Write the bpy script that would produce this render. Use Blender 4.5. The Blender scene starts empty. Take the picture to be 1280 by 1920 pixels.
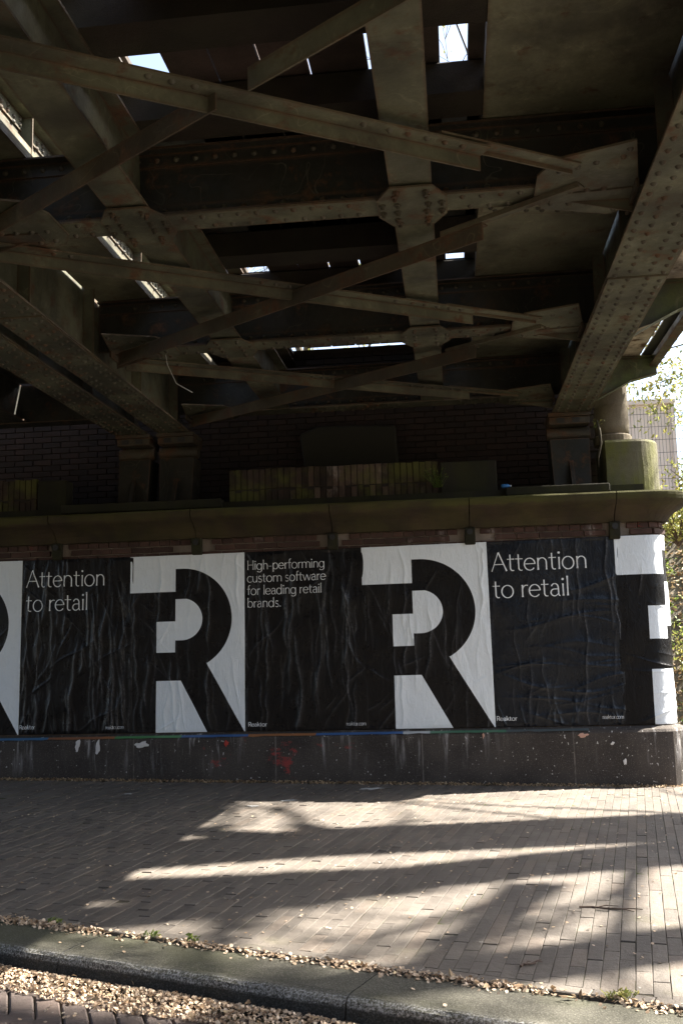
import bpy, math, random
import numpy as np
from mathutils import Vector, Matrix, noise as mnoise
random.seed(7); rng = np.random.default_rng(7)
PI = math.pi
scene = bpy.context.scene
col = scene.collection

# ------------------------------------------------------------------ camera
CAM = Vector((4.34, -9.583, 1.25)); F = 1867.0
YAW, PITCH, ROLL = -.1114, .1361, -.0268
_cy, _sy, _cp, _sp = math.cos(YAW), math.sin(YAW), math.cos(PITCH), math.sin(PITCH)
fw = Vector((_sy*_cp, _cy*_cp, _sp)); r0 = Vector((_cy, -_sy, 0)); u0 = r0.cross(fw)
rt = math.cos(ROLL)*r0 + math.sin(ROLL)*u0; up = -math.sin(ROLL)*r0 + math.cos(ROLL)*u0
cd = bpy.data.cameras.new('camera'); cam = bpy.data.objects.new('camera', cd); col.objects.link(cam)
m = Matrix((rt, up, -fw)).transposed().to_4x4(); m.translation = CAM; cam.matrix_world = m
cd.sensor_fit = 'VERTICAL'; cd.sensor_height = 24.0; cd.lens = 24.0*F/1920.0
cd.clip_start = .05; cd.clip_end = 2000
scene.camera = cam
def view_xy(p):
    v = Vector(p)-CAM; z = v.dot(fw)
    if z < .1: return None
    return 640+F*v.dot(rt)/z, 960-F*v.dot(up)/z, z

# ------------------------------------------------------------------ sky and sun
SUN_EL, SUN_AZ = math.radians(42.9), math.radians(70.0)      # azimuth clockwise from +Y
SUN = Vector((math.sin(SUN_AZ)*math.cos(SUN_EL), math.cos(SUN_AZ)*math.cos(SUN_EL), math.sin(SUN_EL)))
w = bpy.data.worlds.new('World'); scene.world = w; w.use_nodes = True
nt = w.node_tree; bg = nt.nodes['Background']
sk = nt.nodes.new('ShaderNodeTexSky'); sk.sky_type = 'NISHITA'; sk.sun_disc = False
sk.sun_elevation = SUN_EL; sk.sun_rotation = SUN_AZ; sk.air_density = 1.0; sk.dust_density = 2.5; sk.ozone_density = 1.0
hs = nt.nodes.new('ShaderNodeHueSaturation'); hs.inputs['Saturation'].default_value = .8      # thin high haze: a pale sky
nt.links.new(sk.outputs[0], hs.inputs['Color']); nt.links.new(hs.outputs[0], bg.inputs[0]); bg.inputs[1].default_value = .058
sd = bpy.data.lights.new('sun', 'SUN'); sd.energy = 5.0; sd.angle = math.radians(.53); sd.color = (1, .93, .83)
so = bpy.data.objects.new('sun', sd); col.objects.link(so); so.location = (20, 8, 20)
so.rotation_euler = (-SUN).to_track_quat('-Z', 'Y').to_euler()
vs = scene.view_settings; vs.view_transform = 'Standard'; vs.look = 'None'; vs.gamma = 1; vs.use_curve_mapping = False
vs.exposure = 2.95
scene.render.engine = 'CYCLES'
scene.cycles.use_denoising = True
scene.cycles.max_bounces = 8; scene.cycles.diffuse_bounces = 5; scene.cycles.transparent_max_bounces = 6
scene.cycles.sample_clamp_indirect = 4

# ------------------------------------------------------------------ node helpers
class NB:
    def __init__(s, name):
        s.m = bpy.data.materials.new(name); s.m.use_nodes = True
        s.t = s.m.node_tree; s.b = s.t.nodes['Principled BSDF']; s.geo = s.t.nodes.new('ShaderNodeNewGeometry')
        s.oi = s.t.nodes.new('ShaderNodeObjectInfo'); s.pos = s.geo.outputs['Position']
    def n(s, ty, **k):
        x = s.t.nodes.new(ty)
        for a, v in k.items(): setattr(x, a, v)
        return x
    def put(s, sock, v):
        if isinstance(v, bpy.types.NodeSocket): s.t.links.new(v, sock)
        elif isinstance(v, (tuple, list)): sock.default_value = (*v, 1) if len(v) == 3 and sock.type == 'RGBA' else v
        else: sock.default_value = v
    def math(s, op, a, b=0.0, c=None, clamp=False):
        x = s.n('ShaderNodeMath', operation=op, use_clamp=clamp); s.put(x.inputs[0], a); s.put(x.inputs[1], b)
        if c is not None: s.put(x.inputs[2], c)
        return x.outputs[0]
    def vec(s, scale=(1, 1, 1), v=None):
        x = s.n('ShaderNodeMapping'); s.put(x.inputs[0], v or s.pos); x.inputs[3].default_value = scale; return x.outputs[0]
    def noise(s, scale, detail=4, rough=.55, v=None, dist=0.0):
        x = s.n('ShaderNodeTexNoise'); s.put(x.inputs['Vector'], v or s.pos); x.inputs['Scale'].default_value = scale
        x.inputs['Detail'].default_value = detail; x.inputs['Roughness'].default_value = rough; x.inputs['Distortion'].default_value = dist
        return x.outputs[0]
    def step(s, v, a, b, lo=0.0, hi=1.0):
        x = s.n('ShaderNodeMapRange', interpolation_type='SMOOTHSTEP'); s.put(x.inputs[0], v)
        for i, q in enumerate((a, b, lo, hi)): x.inputs[i+1].default_value = q
        return x.outputs[0]
    def mix(s, f, a, b, mode='MIX'):
        x = s.n('ShaderNodeMix', data_type='RGBA', blend_type=mode); s.put(x.inputs[0], f); s.put(x.inputs[6], a); s.put(x.inputs[7], b)
        return x.outputs[2]
    def bump(s, h, strength=.5, dist=.01):
        x = s.n('ShaderNodeBump'); x.inputs['Strength'].default_value = strength; x.inputs['Distance'].default_value = dist
        s.put(x.inputs['Height'], h); s.t.links.new(x.outputs[0], s.b.inputs['Normal']); return x
    def xyz(s, v=None):
        x = s.n('ShaderNodeSeparateXYZ'); s.put(x.inputs[0], v or s.pos); return x.outputs
    def rand(s):
        return s.math('FRACT', s.math('ADD', s.oi.outputs['Random'], s.geo.outputs['Random Per Island']))
    def out(s, color=None, rough=None, metal=None, spec=None):
        if color is not None: s.put(s.b.inputs['Base Color'], color)
        if rough is not None: s.put(s.b.inputs['Roughness'], rough)
        if metal is not None: s.put(s.b.inputs['Metallic'], metal)
        if spec is not None: s.put(s.b.inputs['Specular IOR Level'], spec)
        return s.m

def steel(name, base, base2, rust=.5, moss=0.0, edge=True):
    s = NB(name)
    c = s.mix(s.step(s.noise(2.2, 5), .35, .65), base, base2)
    c = s.mix(s.math('MULTIPLY', s.step(s.noise(45, 3, .7), .35, .75), .35), c, (base[0]*.45, base[1]*.45, base[2]*.42))
    ring = s.math('ABSOLUTE', s.math('SUBTRACT', s.noise(3.1, 2, .5, dist=.6), .47))
    c = s.mix(s.math('MULTIPLY', s.step(ring, .006, .0, 0, 1), .10), c, (.42, .38, .27))          # pale lime watermarks
    c = s.mix(s.math('MULTIPLY', s.step(s.noise(8.5, 7, .7), .56, .72), .45), c, tuple(min(.4, q*2.0) for q in base))
    rn = s.noise(5.5, 7, .65)
    rm = s.step(rn, .62-.14*rust, .74-.1*rust)
    rc = s.mix(s.noise(30, 3), (.030, .016, .010), (.115, .055, .025))
    c = s.mix(rm, c, rc)
    if edge:
        bv = s.n('ShaderNodeBevel', samples=4); bv.inputs[0].default_value = .028
        dt = s.n('ShaderNodeVectorMath', operation='DOT_PRODUCT'); s.put(dt.inputs[0], bv.outputs[0]); s.put(dt.inputs[1], s.geo.outputs['Normal'])
        e = s.step(s.math('ADD', dt.outputs['Value'], s.math('MULTIPLY', s.noise(16, 4), .22)), 1.1, .98, 0, .85)
        c = s.mix(e, c, rc)
    soot = s.step(s.noise(2.1, 5, .6, v=s.vec((1, 1, .6))), .42, .66)
    c = s.mix(s.math('MULTIPLY', soot, .68), c, (.025, .022, .016))
    if moss: c = s.mix(s.math('MULTIPLY', s.step(s.noise(4, 5, .6), .4, .65), moss), c, (.075, .10, .022))
    s.bump(s.math('ADD', s.noise(60, 4, .7), s.math('MULTIPLY', rm, .8)), .35, .006)
    return s.out(c, s.step(rn, .3, .7, .5, .85), 0, .35)

def brick_mat(name, a, b, soot=.4, moss=0.0, white=0.0, red=0.0):
    s = NB(name)
    c = s.mix(s.rand(), a, b)
    c = s.mix(s.math('MULTIPLY', s.step(s.noise(9, 6, .65), .35, .7), soot), c, (.012, .011, .010))
    c = s.mix(s.math('MULTIPLY', s.noise(70, 3, .7), .35), c, (a[0]*1.7, a[1]*1.6, a[2]*1.5))
    if white: c = s.mix(s.math('MULTIPLY', s.step(s.noise(3.5, 6, .7, v=s.vec((1, 1, .5))), .57, .72), white), c, (.42, .38, .36))
    if red: c = s.mix(s.math('MULTIPLY', s.step(s.noise(1.7, 6, .7, v=s.vec((1, 1, 2.5))), .6, .66), red), c, (.30, .035, .022))
    if moss: c = s.mix(s.math('MULTIPLY', s.step(s.noise(2.6, 5, .6), .42, .62), moss), c, (.10, .105, .022))
    s.bump(s.noise(90, 4, .7), .5, .004)
    return s.out(c, .85, 0, .25)

def stone_mat(name, a, b, moss=0.0, mosscol=(.11, .115, .03), dark=.4, scale=1.0, topmoss=0.0):
    s = NB(name)
    c = s.mix(s.step(s.noise(3*scale, 5), .35, .65), a, b)
    vo = s.n('ShaderNodeTexVoronoi'); s.put(vo.inputs['Vector'], s.pos); vo.inputs['Scale'].default_value = 130
    c = s.mix(s.math('MULTIPLY', s.step(vo.outputs['Distance'], .1, .6), .35), c, (a[0]*.4, a[1]*.4, a[2]*.4))
    c = s.mix(s.math('MULTIPLY', s.step(s.noise(2.1, 6, .65, v=s.vec((1.4, 1.4, .35))), .45, .7), dark), c, (.018, .015, .010))
    if moss: c = s.mix(s.math('MULTIPLY', s.step(s.noise(3.3, 6, .6, v=s.vec((1, 1, .45))), .38, .66), moss), c, mosscol)
    if topmoss:
        nz = s.xyz(s.geo.outputs['Normal'])[2]
        c = s.mix(s.math('MULTIPLY', s.step(nz, .2, .8), topmoss), c, mosscol)
    s.bump(s.math('ADD', s.noise(120, 4, .7), s.math('MULTIPLY', s.noise(14, 4), 1.5)), .6, .006)
    return s.out(c, .88, 0, .25)

def plain(name, c, rough=.6, var=.3, scale=20, spec=.4, metal=0):
    s = NB(name)
    cc = s.mix(s.math('MULTIPLY', s.noise(scale, 5, .6), var*1.6), c, tuple(x*.35 for x in c))
    s.bump(s.noise(scale*3, 3), .2, .003)
    return s.out(cc, rough, metal, spec)

M = {}
M['steel'] = steel('olive_steel', (.100, .099, .064), (.050, .050, .032), .62)
M['steel_plate'] = steel('pale_olive_plate', (.138, .132, .086), (.095, .092, .058), .3)
M['steel_rusty'] = steel('rusty_steel', (.058, .050, .034), (.038, .032, .022), 1.0)
M['steel_brown'] = steel('brown_steel', (.062, .052, .032), (.034, .024, .014), .9)
M['steel_mossy'] = steel('mossy_steel', (.075, .085, .042), (.055, .062, .03), .4, .5)
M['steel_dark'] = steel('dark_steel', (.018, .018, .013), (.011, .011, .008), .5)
M['steel_pale'] = steel('pale_green_steel', (.26, .29, .21), (.20, .22, .15), .25)
M['peeling'] = steel('peeling_paint', (.46, .40, .33), (.32, .26, .20), .75)
M['rivet'] = steel('rivet_steel', (.062, .056, .038), (.034, .026, .017), 1.0, 0, False)
M['brick_face'] = brick_mat('sooty_brick', (.045, .026, .021), (.095, .052, .040), .5, 0, .8, .6)
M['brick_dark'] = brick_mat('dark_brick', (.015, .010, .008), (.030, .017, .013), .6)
M['brick_moss'] = brick_mat('mossy_brick', (.022, .014, .011), (.062, .042, .031), .7, .6, .35)
M['brick_pale'] = brick_mat('limed_brick', (.055, .034, .027), (.15, .11, .085), .65, .6, .5)
M['mortar'] = stone_mat('mortar', (.30, .25, .21), (.18, .15, .12), .0, dark=.4)
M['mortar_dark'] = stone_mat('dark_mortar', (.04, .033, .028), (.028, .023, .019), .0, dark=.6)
M['cornice'] = stone_mat('cornice_stone', (.062, .043, .026), (.034, .025, .016), .3, (.075, .07, .018), .7, 1, .85)
_c = M['cornice'].node_tree; _b = _c.nodes['Principled BSDF'].inputs['Base Color']; _old = _b.links[0].from_socket
_n = NB.__new__(NB); _n.m = M['cornice']; _n.t = _c; _n.b = _c.nodes['Principled BSDF']; _n.geo = next(q for q in _c.nodes if q.type == 'NEW_GEOMETRY'); _n.pos = _n.geo.outputs['Position']
_z = _n.xyz()[2]      # moss grows on the nose and top of the cornice
_mm = _n.math('MULTIPLY', _n.step(_n.math('ADD', _z, _n.math('MULTIPLY', _n.noise(7, 5, .65), .09)), 2.575, 2.61), _n.step(_n.noise(1.3, 4), .42, .66, .12, .9))
_c.links.new(_n.mix(_mm, _old, (.062, .060, .016)), _b)
M['block'] = stone_mat('mossy_concrete', (.13, .118, .078), (.085, .08, .045), .85, (.095, .097, .018), .45)
M['pillar'] = stone_mat('pillar_stone', (.17, .14, .10), (.12, .095, .065), .25, (.09, .09, .03), .5)
M['ledge'] = stone_mat('ledge_stone', (.028, .025, .017), (.018, .017, .011), .5, (.034, .036, .010), .6)

def plinth_mat():
    s = NB('plinth_concrete'); x, y, z = s.xyz()
    c = s.mix(s.step(s.noise(2.3, 6), .35, .65), (.065, .055, .047), (.038, .032, .028))
    vo = s.n('ShaderNodeTexVoronoi'); s.put(vo.inputs['Vector'], s.pos); vo.inputs['Scale'].default_value = 75
    c = s.mix(s.math('MULTIPLY', s.step(vo.outputs['Distance'], .35, .1), .6), c, (.16, .135, .115))
    run = s.noise(5, 5, .6, v=s.vec((3.2, 1, .35)))
    top = s.step(z, .05, .42)
    patch = s.step(s.noise(.9, 3, .5, v=s.vec((1, 1, .1))), .44, .64)
    wm = s.math('MULTIPLY', s.math('MULTIPLY', s.step(run, .52, .72), top), patch)
    c = s.mix(s.math('MULTIPLY', wm, .95), c, (.55, .53, .52))
    sp = s.step(s.noise(38, 2, .4), .70, .74)
    c = s.mix(s.math('MULTIPLY', sp, .7), c, (.6, .58, .55))
    rd = s.math('MULTIPLY', s.step(s.noise(3.1, 6, .7, v=s.vec((1, 1, 1.6))), .60, .68), s.math('MULTIPLY', s.step(x, 1.6, 2.1), s.step(x, 3.6, 3.2)))
    c = s.mix(s.math('MULTIPLY', rd, .8), c, (.33, .05, .045))
    jn = s.math('ABSOLUTE', s.math('SUBTRACT', s.math('FRACT', s.math('ADD', s.math('DIVIDE', x, 1.38), .62)), .5))
    c = s.mix(s.math('MULTIPLY', s.step(jn, .006, .002), s.step(s.noise(6, 4), .35, .6, .1, .8)), c, (.17, .15, .135))
    nz = s.xyz(s.geo.outputs['Normal'])[2]
    s.bump(s.math('ADD', s.noise(95, 4, .7), s.math('MULTIPLY', s.noise(9, 4), 1.2)), .7, .007)
    return s.out(c, .85, 0, .3)
M['plinth'] = plinth_mat()

def paver_mat(name, a, b, green=.35):
    s = NB(name)
    rd = s.rand(); c = s.mix(rd, a, b); c = s.mix(s.math('MULTIPLY', s.step(s.math('FRACT', s.math('MULTIPLY', rd, 13.7)), .72, .95), .6), c, (b[0]*1.12, b[1]*1.02, b[2]*.95)); c = s.mix(s.math('MULTIPLY', s.step(s.math('FRACT', s.math('MULTIPLY', rd, 29.3)), .78, .97), .55), c, (a[0]*.55, a[1]*.55, a[2]*.58))
    c = s.mix(s.math('MULTIPLY', s.step(s.noise(.9, 5, .6), .35, .7), .45), c, (a[0]*.62, a[1]*.60, a[2]*.62))
    c = s.mix(s.math('MULTIPLY', s.noise(110, 3, .7), .4), c, (a[0]*1.5, a[1]*1.45, a[2]*1.4))
    c = s.mix(s.math('MULTIPLY', s.step(s.noise(2.4, 5, .6), .58, .75), green), c, (.08, .076, .034))
    sp = s.step(s.noise(22, 3, .5), .71, .76)
    c = s.mix(s.math('MULTIPLY', sp, .45), c, (.5, .47, .44))
    s.bump(s.math('ADD', s.noise(130, 4, .7), s.math('MULTIPLY', s.noise(22, 4), 2.0)), .7, .005)
    return s.out(c, s.step(s.noise(3, 3), .3, .7, .62, .82), 0, .35)
M['paver'] = paver_mat('clay_paver', (.094, .083, .071), (.142, .124, .105))
M['road_paver'] = paver_mat('road_clinker', (.08, .064, .058), (.11, .088, .078), .1)
def soil_mat():
    s = NB('joint_soil'); c = s.mix(s.step(s.noise(4, 5), .4, .6), (.04, .035, .024), (.085, .075, .055)); c = s.mix(s.math('MULTIPLY', s.step(s.noise(2.2, 5), .5, .62), .8), c, (.05, .065, .015)); return s.out(c, .95, 0, .2)
M['soil'] = soil_mat()
def kerb_mat():
    s = NB('kerb_concrete')
    c = s.mix(s.step(s.noise(3, 5), .35, .65), (.125, .118, .095), (.075, .072, .054))
    vo = s.n('ShaderNodeTexVoronoi'); s.put(vo.inputs['Vector'], s.pos); vo.inputs['Scale'].default_value = 120
    c = s.mix(s.math('MULTIPLY', s.step(s.noise(160, 2, .6), .45, .62), .55), c, (.20, .19, .16))
    c = s.mix(s.math('MULTIPLY', s.step(vo.outputs['Distance'], .1, .6), .6), c, (.035, .034, .026))
    c = s.mix(s.math('MULTIPLY', s.step(s.noise(1.7, 5), .42, .62),  .35), c, (.055, .06, .024))
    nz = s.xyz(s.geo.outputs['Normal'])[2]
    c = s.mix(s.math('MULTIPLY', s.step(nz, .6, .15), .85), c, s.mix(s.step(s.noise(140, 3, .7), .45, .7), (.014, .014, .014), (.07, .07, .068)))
    at = s.n('ShaderNodeAttribute', attribute_name='arris'); em = s.math('MULTIPLY', at.outputs['Fac'], s.step(s.noise(120, 5, .75), .42, .66))
    c = s.mix(em, c, (.36, .36, .35))
    s.bump(s.math('ADD', s.noise(150, 3, .7), s.noise(30, 3)), .6, .005)
    return s.out(c, .9, 0, .25)
M['kerb'] = kerb_mat()
def leafmat(name, cols, rough=.6, trans=.35):
    s = NB(name); r = s.math('FRACT', s.math('MULTIPLY', s.geo.outputs['Random Per Island'], 7.31))
    cr = s.n('ShaderNodeValToRGB'); s.put(cr.inputs[0], r); e = cr.color_ramp.elements
    while len(e) < len(cols): e.new(.5)
    for i, c in enumerate(cols): e[i].position = i/(len(cols)-1); e[i].color = (*c, 1)
    s.out(cr.outputs[0], rough, 0, .35)
    if trans:
        tr = s.n('ShaderNodeBsdfTranslucent'); s.put(tr.inputs[0], cr.outputs[0]); mx = s.n('ShaderNodeMixShader'); mx.inputs[0].default_value = trans
        s.t.links.new(s.b.outputs[0], mx.inputs[1]); s.t.links.new(tr.outputs[0], mx.inputs[2])
        s.t.links.new(mx.outputs[0], s.t.nodes['Material Output'].inputs[0])
    return s.m
M['samara'] = leafmat('dry_seed', [(.50, .37, .25), (.63, .50, .37), (.40, .28, .18), (.68, .57, .44), (.27, .18, .11), (.56, .43, .30), (.60, .48, .36)], .6, .2)
M['ivy'] = leafmat('ivy_leaf', [(.07, .12, .025), (.13, .19, .04), (.22, .25, .06), (.08, .13, .03)], .45)
M['litter'] = leafmat('dead_leaf', [(.28, .18, .10), (.42, .31, .19), (.18, .11, .06), (.50, .40, .25)], .7, .1)
M['spring'] = leafmat('spring_leaf', [(.16, .19, .045), (.24, .25, .07), (.30, .26, .08), (.12, .15, .04)], .5, .45)
M['bark'] = stone_mat('bark', (.10, .08, .06), (.06, .05, .035), .2, (.08, .08, .03), .4)
M['twig'] = plain('twig_wood', (.11, .075, .055), .8)
M['sleeper'] = stone_mat('sleeper_wood', (.030, .022, .016), (.018, .013, .010), .1, (.06, .07, .03), .4)
M['sleeper_grey'] = stone_mat('grey_sleeper_wood', (.075, .08, .068), (.045, .047, .04), .2, (.04, .05, .025), .5)
M['board'] = stone_mat('brown_board', (.065, .044, .036), (.036, .024, .019), 0, dark=.7)
M['earth'] = stone_mat('earth', (.10, .075, .05), (.07, .055, .035), .2, (.05, .06, .02), .4)
M['ground'] = stone_mat('ground_dirt', (.16, .14, .11), (.12, .105, .08), .2, (.08, .09, .03), .2)
M['wire'] = plain('dark_wire', (.03, .035, .03), .5)
M['bluefilm'] = plain('blue_plastic', (.03, .16, .42), .3)
M['ragcloth'] = plain('dark_sheet', (.045, .045, .03), .8)
M['grating'] = plain('black_grating', (.02, .02, .02), .6)
M['containerwall'] = plain('pale_container', (.72, .63, .62), .6, .1, 3)
M['white_paint'] = plain('white_paint', (.75, .74, .72), .5, .1, 4)
M['concrete'] = stone_mat('plain_concrete', (.30, .28, .25), (.24, .22, .2), 0, dark=.2)

# ------------------------------------------------------------------ mesh helpers
WLOC = {}
def tag(o, label=None, cat=None, group=None, kind=None):
    if label: o['label'] = label
    if cat: o['category'] = cat
    if group: o['group'] = group
    if kind: o['kind'] = kind
    return o
def place(o, loc, parent):
    col.objects.link(o)
    WLOC[o.name] = Vector(loc)
    if parent is not None:
        o.parent = parent; o.location = Vector(loc)-WLOC[parent.name]
    else: o.location = loc
    return o
def thing(name, label, cat, loc, group=None, kind=None):
    o = bpy.data.objects.new(name, None); o.empty_display_size = .2
    place(o, loc, None); return tag(o, label, cat, group, kind)
class MB:
    def __init__(s): s.v = []; s.f = []
    def add(s, vs, fs):
        k = len(s.v); s.v += [tuple(p) for p in vs]; s.f += [tuple(i+k for i in f) for f in fs]; return s
    def box(s, x0, x1, y0, y1, z0, z1):
        return s.add([(x0,y0,z0),(x1,y0,z0),(x1,y1,z0),(x0,y1,z0),(x0,y0,z1),(x1,y0,z1),(x1,y1,z1),(x0,y1,z1)],
              [(0,3,2,1),(4,5,6,7),(0,1,5,4),(1,2,6,5),(2,3,7,6),(3,0,4,7)])
    def frame_box(s, o, a, b, c, la, lb, lc):
        """box with corner o and edge vectors a*la, b*lb, c*lc"""
        o = Vector(o); A = Vector(a)*la; B = Vector(b)*lb; Cc = Vector(c)*lc
        P = [o, o+A, o+A+B, o+B, o+Cc, o+A+Cc, o+A+B+Cc, o+B+Cc]
        fs = [(0,3,2,1),(4,5,6,7),(0,1,5,4),(1,2,6,5),(2,3,7,6),(3,0,4,7)]
        if A.cross(B).dot(Cc) < 0: fs = [f[::-1] for f in fs]
        return s.add(P, fs)
    def prism(s, poly, d):
        """poly: list of 3D points, extruded along vector d"""
        n = len(poly); d = Vector(d); P = [Vector(p) for p in poly]
        nrm = Vector((0,0,0))
        for i in range(n): nrm += P[i].cross(P[(i+1) % n])
        if nrm.dot(d) > 0: P = P[::-1]
        k = P + [p+d for p in P]
        fs = [tuple(range(n)), tuple(range(2*n-1, n-1, -1))]
        for i in range(n): j = (i+1) % n; fs.append((i, i+n, j+n, j))
        return s.add(k, fs)
    def tube(s, pts, rad, seg=6, cap=True):
        pts = [Vector(p) for p in pts]; n = len(pts)
        rad = rad if isinstance(rad, (list, tuple)) else [rad]*n
        ref = None; base = len(s.v)
        for i, p in enumerate(pts):
            t = (pts[min(i+1, n-1)]-pts[max(i-1, 0)]).normalized()
            if ref is None: ref = t.orthogonal().normalized()
            ref = (ref - t*ref.dot(t)).normalized(); b = t.cross(ref)
            for k in range(seg):
                a = 2*PI*k/seg; q = p+(ref*math.cos(a)+b*math.sin(a))*rad[i]; s.v.append(tuple(q))
        for i in range(n-1):
            for k in range(seg):
                j = (k+1) % seg; a = base+i*seg
                s.f.append((a+k, a+j, a+seg+j, a+seg+k))
        if cap:
            s.f.append(tuple(base+k for k in range(seg))[::-1]); s.f.append(tuple(base+(n-1)*seg+k for k in range(seg)))
        return s
    def lathe(s, prof, c, seg=24):
        base = len(s.v); n = len(prof)
        for (r, z) in prof:
            for k in range(seg):
                a = 2*PI*k/seg; s.v.append((c[0]+r*math.cos(a), c[1]+r*math.sin(a), z))
        for i in range(n-1):
            for k in range(seg):
                j = (k+1) % seg; a = base+i*seg; s.f.append((a+k, a+j, a+seg+j, a+seg+k))
        s.f.append(tuple(base+k for k in range(seg))[::-1]); s.f.append(tuple(base+(n-1)*seg+k for k in range(seg)))
        return s
    def build(s, name, mat, parent=None, smooth=False, kind=None, origin=None, bevel=0):
        me = bpy.data.meshes.new(name)
        a = np.array(s.v, float); lo, hi = a.min(0), a.max(0)
        if origin is None: origin = ((lo[0]+hi[0])/2, (lo[1]+hi[1])/2, lo[2])
        a -= np.array(origin)
        me.from_pydata(a.tolist(), [], s.f); me.materials.append(mat)
        if smooth: me.polygons.foreach_set('use_smooth', [True]*len(me.polygons))
        o = bpy.data.objects.new(name, me); place(o, origin, parent)
        if bevel:
            b = o.modifiers.new('bevel', 'BEVEL'); b.width = bevel; b.segments = 2; b.limit_method = 'ANGLE'
        if kind: o['kind'] = kind
        return o
def shared(name, mesh, loc, parent, rot=None):
    o = bpy.data.objects.new(name, mesh); place(o, loc, parent)
    if rot: o.rotation_euler = rot
    return o
def jit(a): return random.uniform(-a, a)

def chamfer_brick(l, b, h, c=.004):
    """brick: length along x, width along y, top at z=0, chamfered upper edge"""
    v = []
    for z, i in ((-h, 0), (-c, 0), (0, c)):
        v += [(-l/2+i, -b/2+i, z), (l/2-i, -b/2+i, z), (l/2-i, b/2-i, z), (-l/2+i, b/2-i, z)]
    f = [(8, 9, 10, 11)]
    for k in (0, 4):
        for i in range(4): j = (i+1) % 4; f.append((k+i, k+j, k+4+j, k+4+i))
    return v, f
def raw_mesh(name, vf, mat, smooth=False):
    me = bpy.data.meshes.new(name); me.from_pydata([tuple(p) for p in vf[0]], [], vf[1]); me.materials.append(mat)
    if smooth: me.polygons.foreach_set('use_smooth', [True]*len(me.polygons))
    return me

# path along the abutment's face: straight, then round the corner at its right end
CX, CR = 6.13, .20
def wallpath(sv, rad=CR):
    """arc length along the wall -> point and outward normal"""
    if sv <= CX: return (sv, 0.0), (0.0, -1.0)
    a = (sv-CX)/rad
    if a < PI/2: return (CX+rad*math.sin(a), rad-rad*math.cos(a)), (math.sin(a), -math.cos(a))
    return (CX+rad, rad+(sv-CX-rad*PI/2)), (1.0, 0.0)
S_END = CX+CR*PI/2+1.6
def wp(sv, d, z):
    p, n = wallpath(sv); return (p[0]+n[0]*d, p[1]+n[1]*d, z)
def sweep(mb, prof, s0, s1, jag=0.0):
    """closed profile of (outset, z) swept along the wall from s0 to s1"""
    ss = [s0]
    cuts = [CX+CR*PI/2*k/8 for k in range(9)]
    x = s0
    while x < s1-1e-6:
        x = min(s1, x+.3); ss.append(x)
    ss = sorted(set([round(q, 5) for q in ss+[c for c in cuts if s0 < c < s1]]))
    n = len(prof); b = len(mb.v)
    for q in ss:
        for d, z in prof:
            jz = mnoise.noise(Vector((q*1.7, z*3, 4)))*jag
            mb.v.append(wp(q, d+jz, z+jz*.5))
    for i in range(len(ss)-1):
        for k in range(n):
            j = (k+1) % n; a = b+i*n; mb.f.append((a+k, a+n+k, a+n+j, a+j))
    mb.f.append(tuple(b+k for k in range(n))); mb.f.append(tuple(b+(len(ss)-1)*n+k for k in range(n))[::-1])
    return mb

def gz(x, y):
    """the pavement rises a little to the left along the wall"""
    return .022*(3.4-x)*min(1, max(0, (y+5)/4))
# kerb frame: K0 on the pavement's outer edge, along KU (to the right), across KN (towards the road)
KA = math.radians(-20.7); KU = Vector((math.cos(KA), math.sin(KA), 0)); KN = Vector((math.sin(KA), -math.cos(KA), 0)); K0 = Vector((3.83, -5.41, 0))
def kp(a, b, z=0): p = K0+KU*a+KN*b; return Vector((p.x, p.y, z))
def kside(x, y): return (Vector((x, y, 0))-K0).dot(KN)
#SETTING
# ================================================================== ground, pavement, kerb, road
def sheet(name, pts, z, mat, kind='structure'):
    mb = MB(); mb.add([(x, y, z) for x, y in pts], [tuple(range(len(pts)))])
    return mb.build(name, mat, None, kind=kind, origin=(pts[0][0], pts[0][1], z))
# terrain: flat ground to the horizon with the railway bank rising beside and behind the abutment
def terr(x, y):
    z = -.21
    if y > .2:
        rise = min(1, max(0, (y-.75)/3.6)); rise = rise*rise*(3-2*rise)*3.25
        edge = 1.0
        far = max(0, 1-max(0, (y-40))/25)
        z = -.1+rise*far*edge
        if x < 6.2 and y > 1.35: z = max(z, 4.45*far)
        if x < 6.2 and y <= 1.35: z = -.1
    return z
xs = sorted(set([-500, -200, -80, -40, -20] + [round(-10+i*.5, 3) for i in range(61)] + [6.19, 6.21, 25, 40, 80, 200, 500]))
ys = sorted(set([-500, -200, -80, -40, -20, -10, -5, 0] + [.2+i*.3 for i in range(25)] + [1.34, 1.36, 9, 12, 20, 30, 40, 50, 65, 66, 100, 200, 500]))
mb = MB(); nx = len(xs)
for y in ys:
    for x in xs:
        z = terr(x, y)
        if y > .8 and x > 6.2 and y < 60: z += .12*mnoise.noise(Vector((x*.8, y*.8, 0)))
        mb.v.append((x, y, z))
for j in range(len(ys)-1):
    for i in range(nx-1): a = j*nx+i; mb.f.append((a, a+1, a+nx+1, a+nx))
mb.build('ground', M['ground'], None, kind='structure', origin=(0, 0, -.21))

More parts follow.
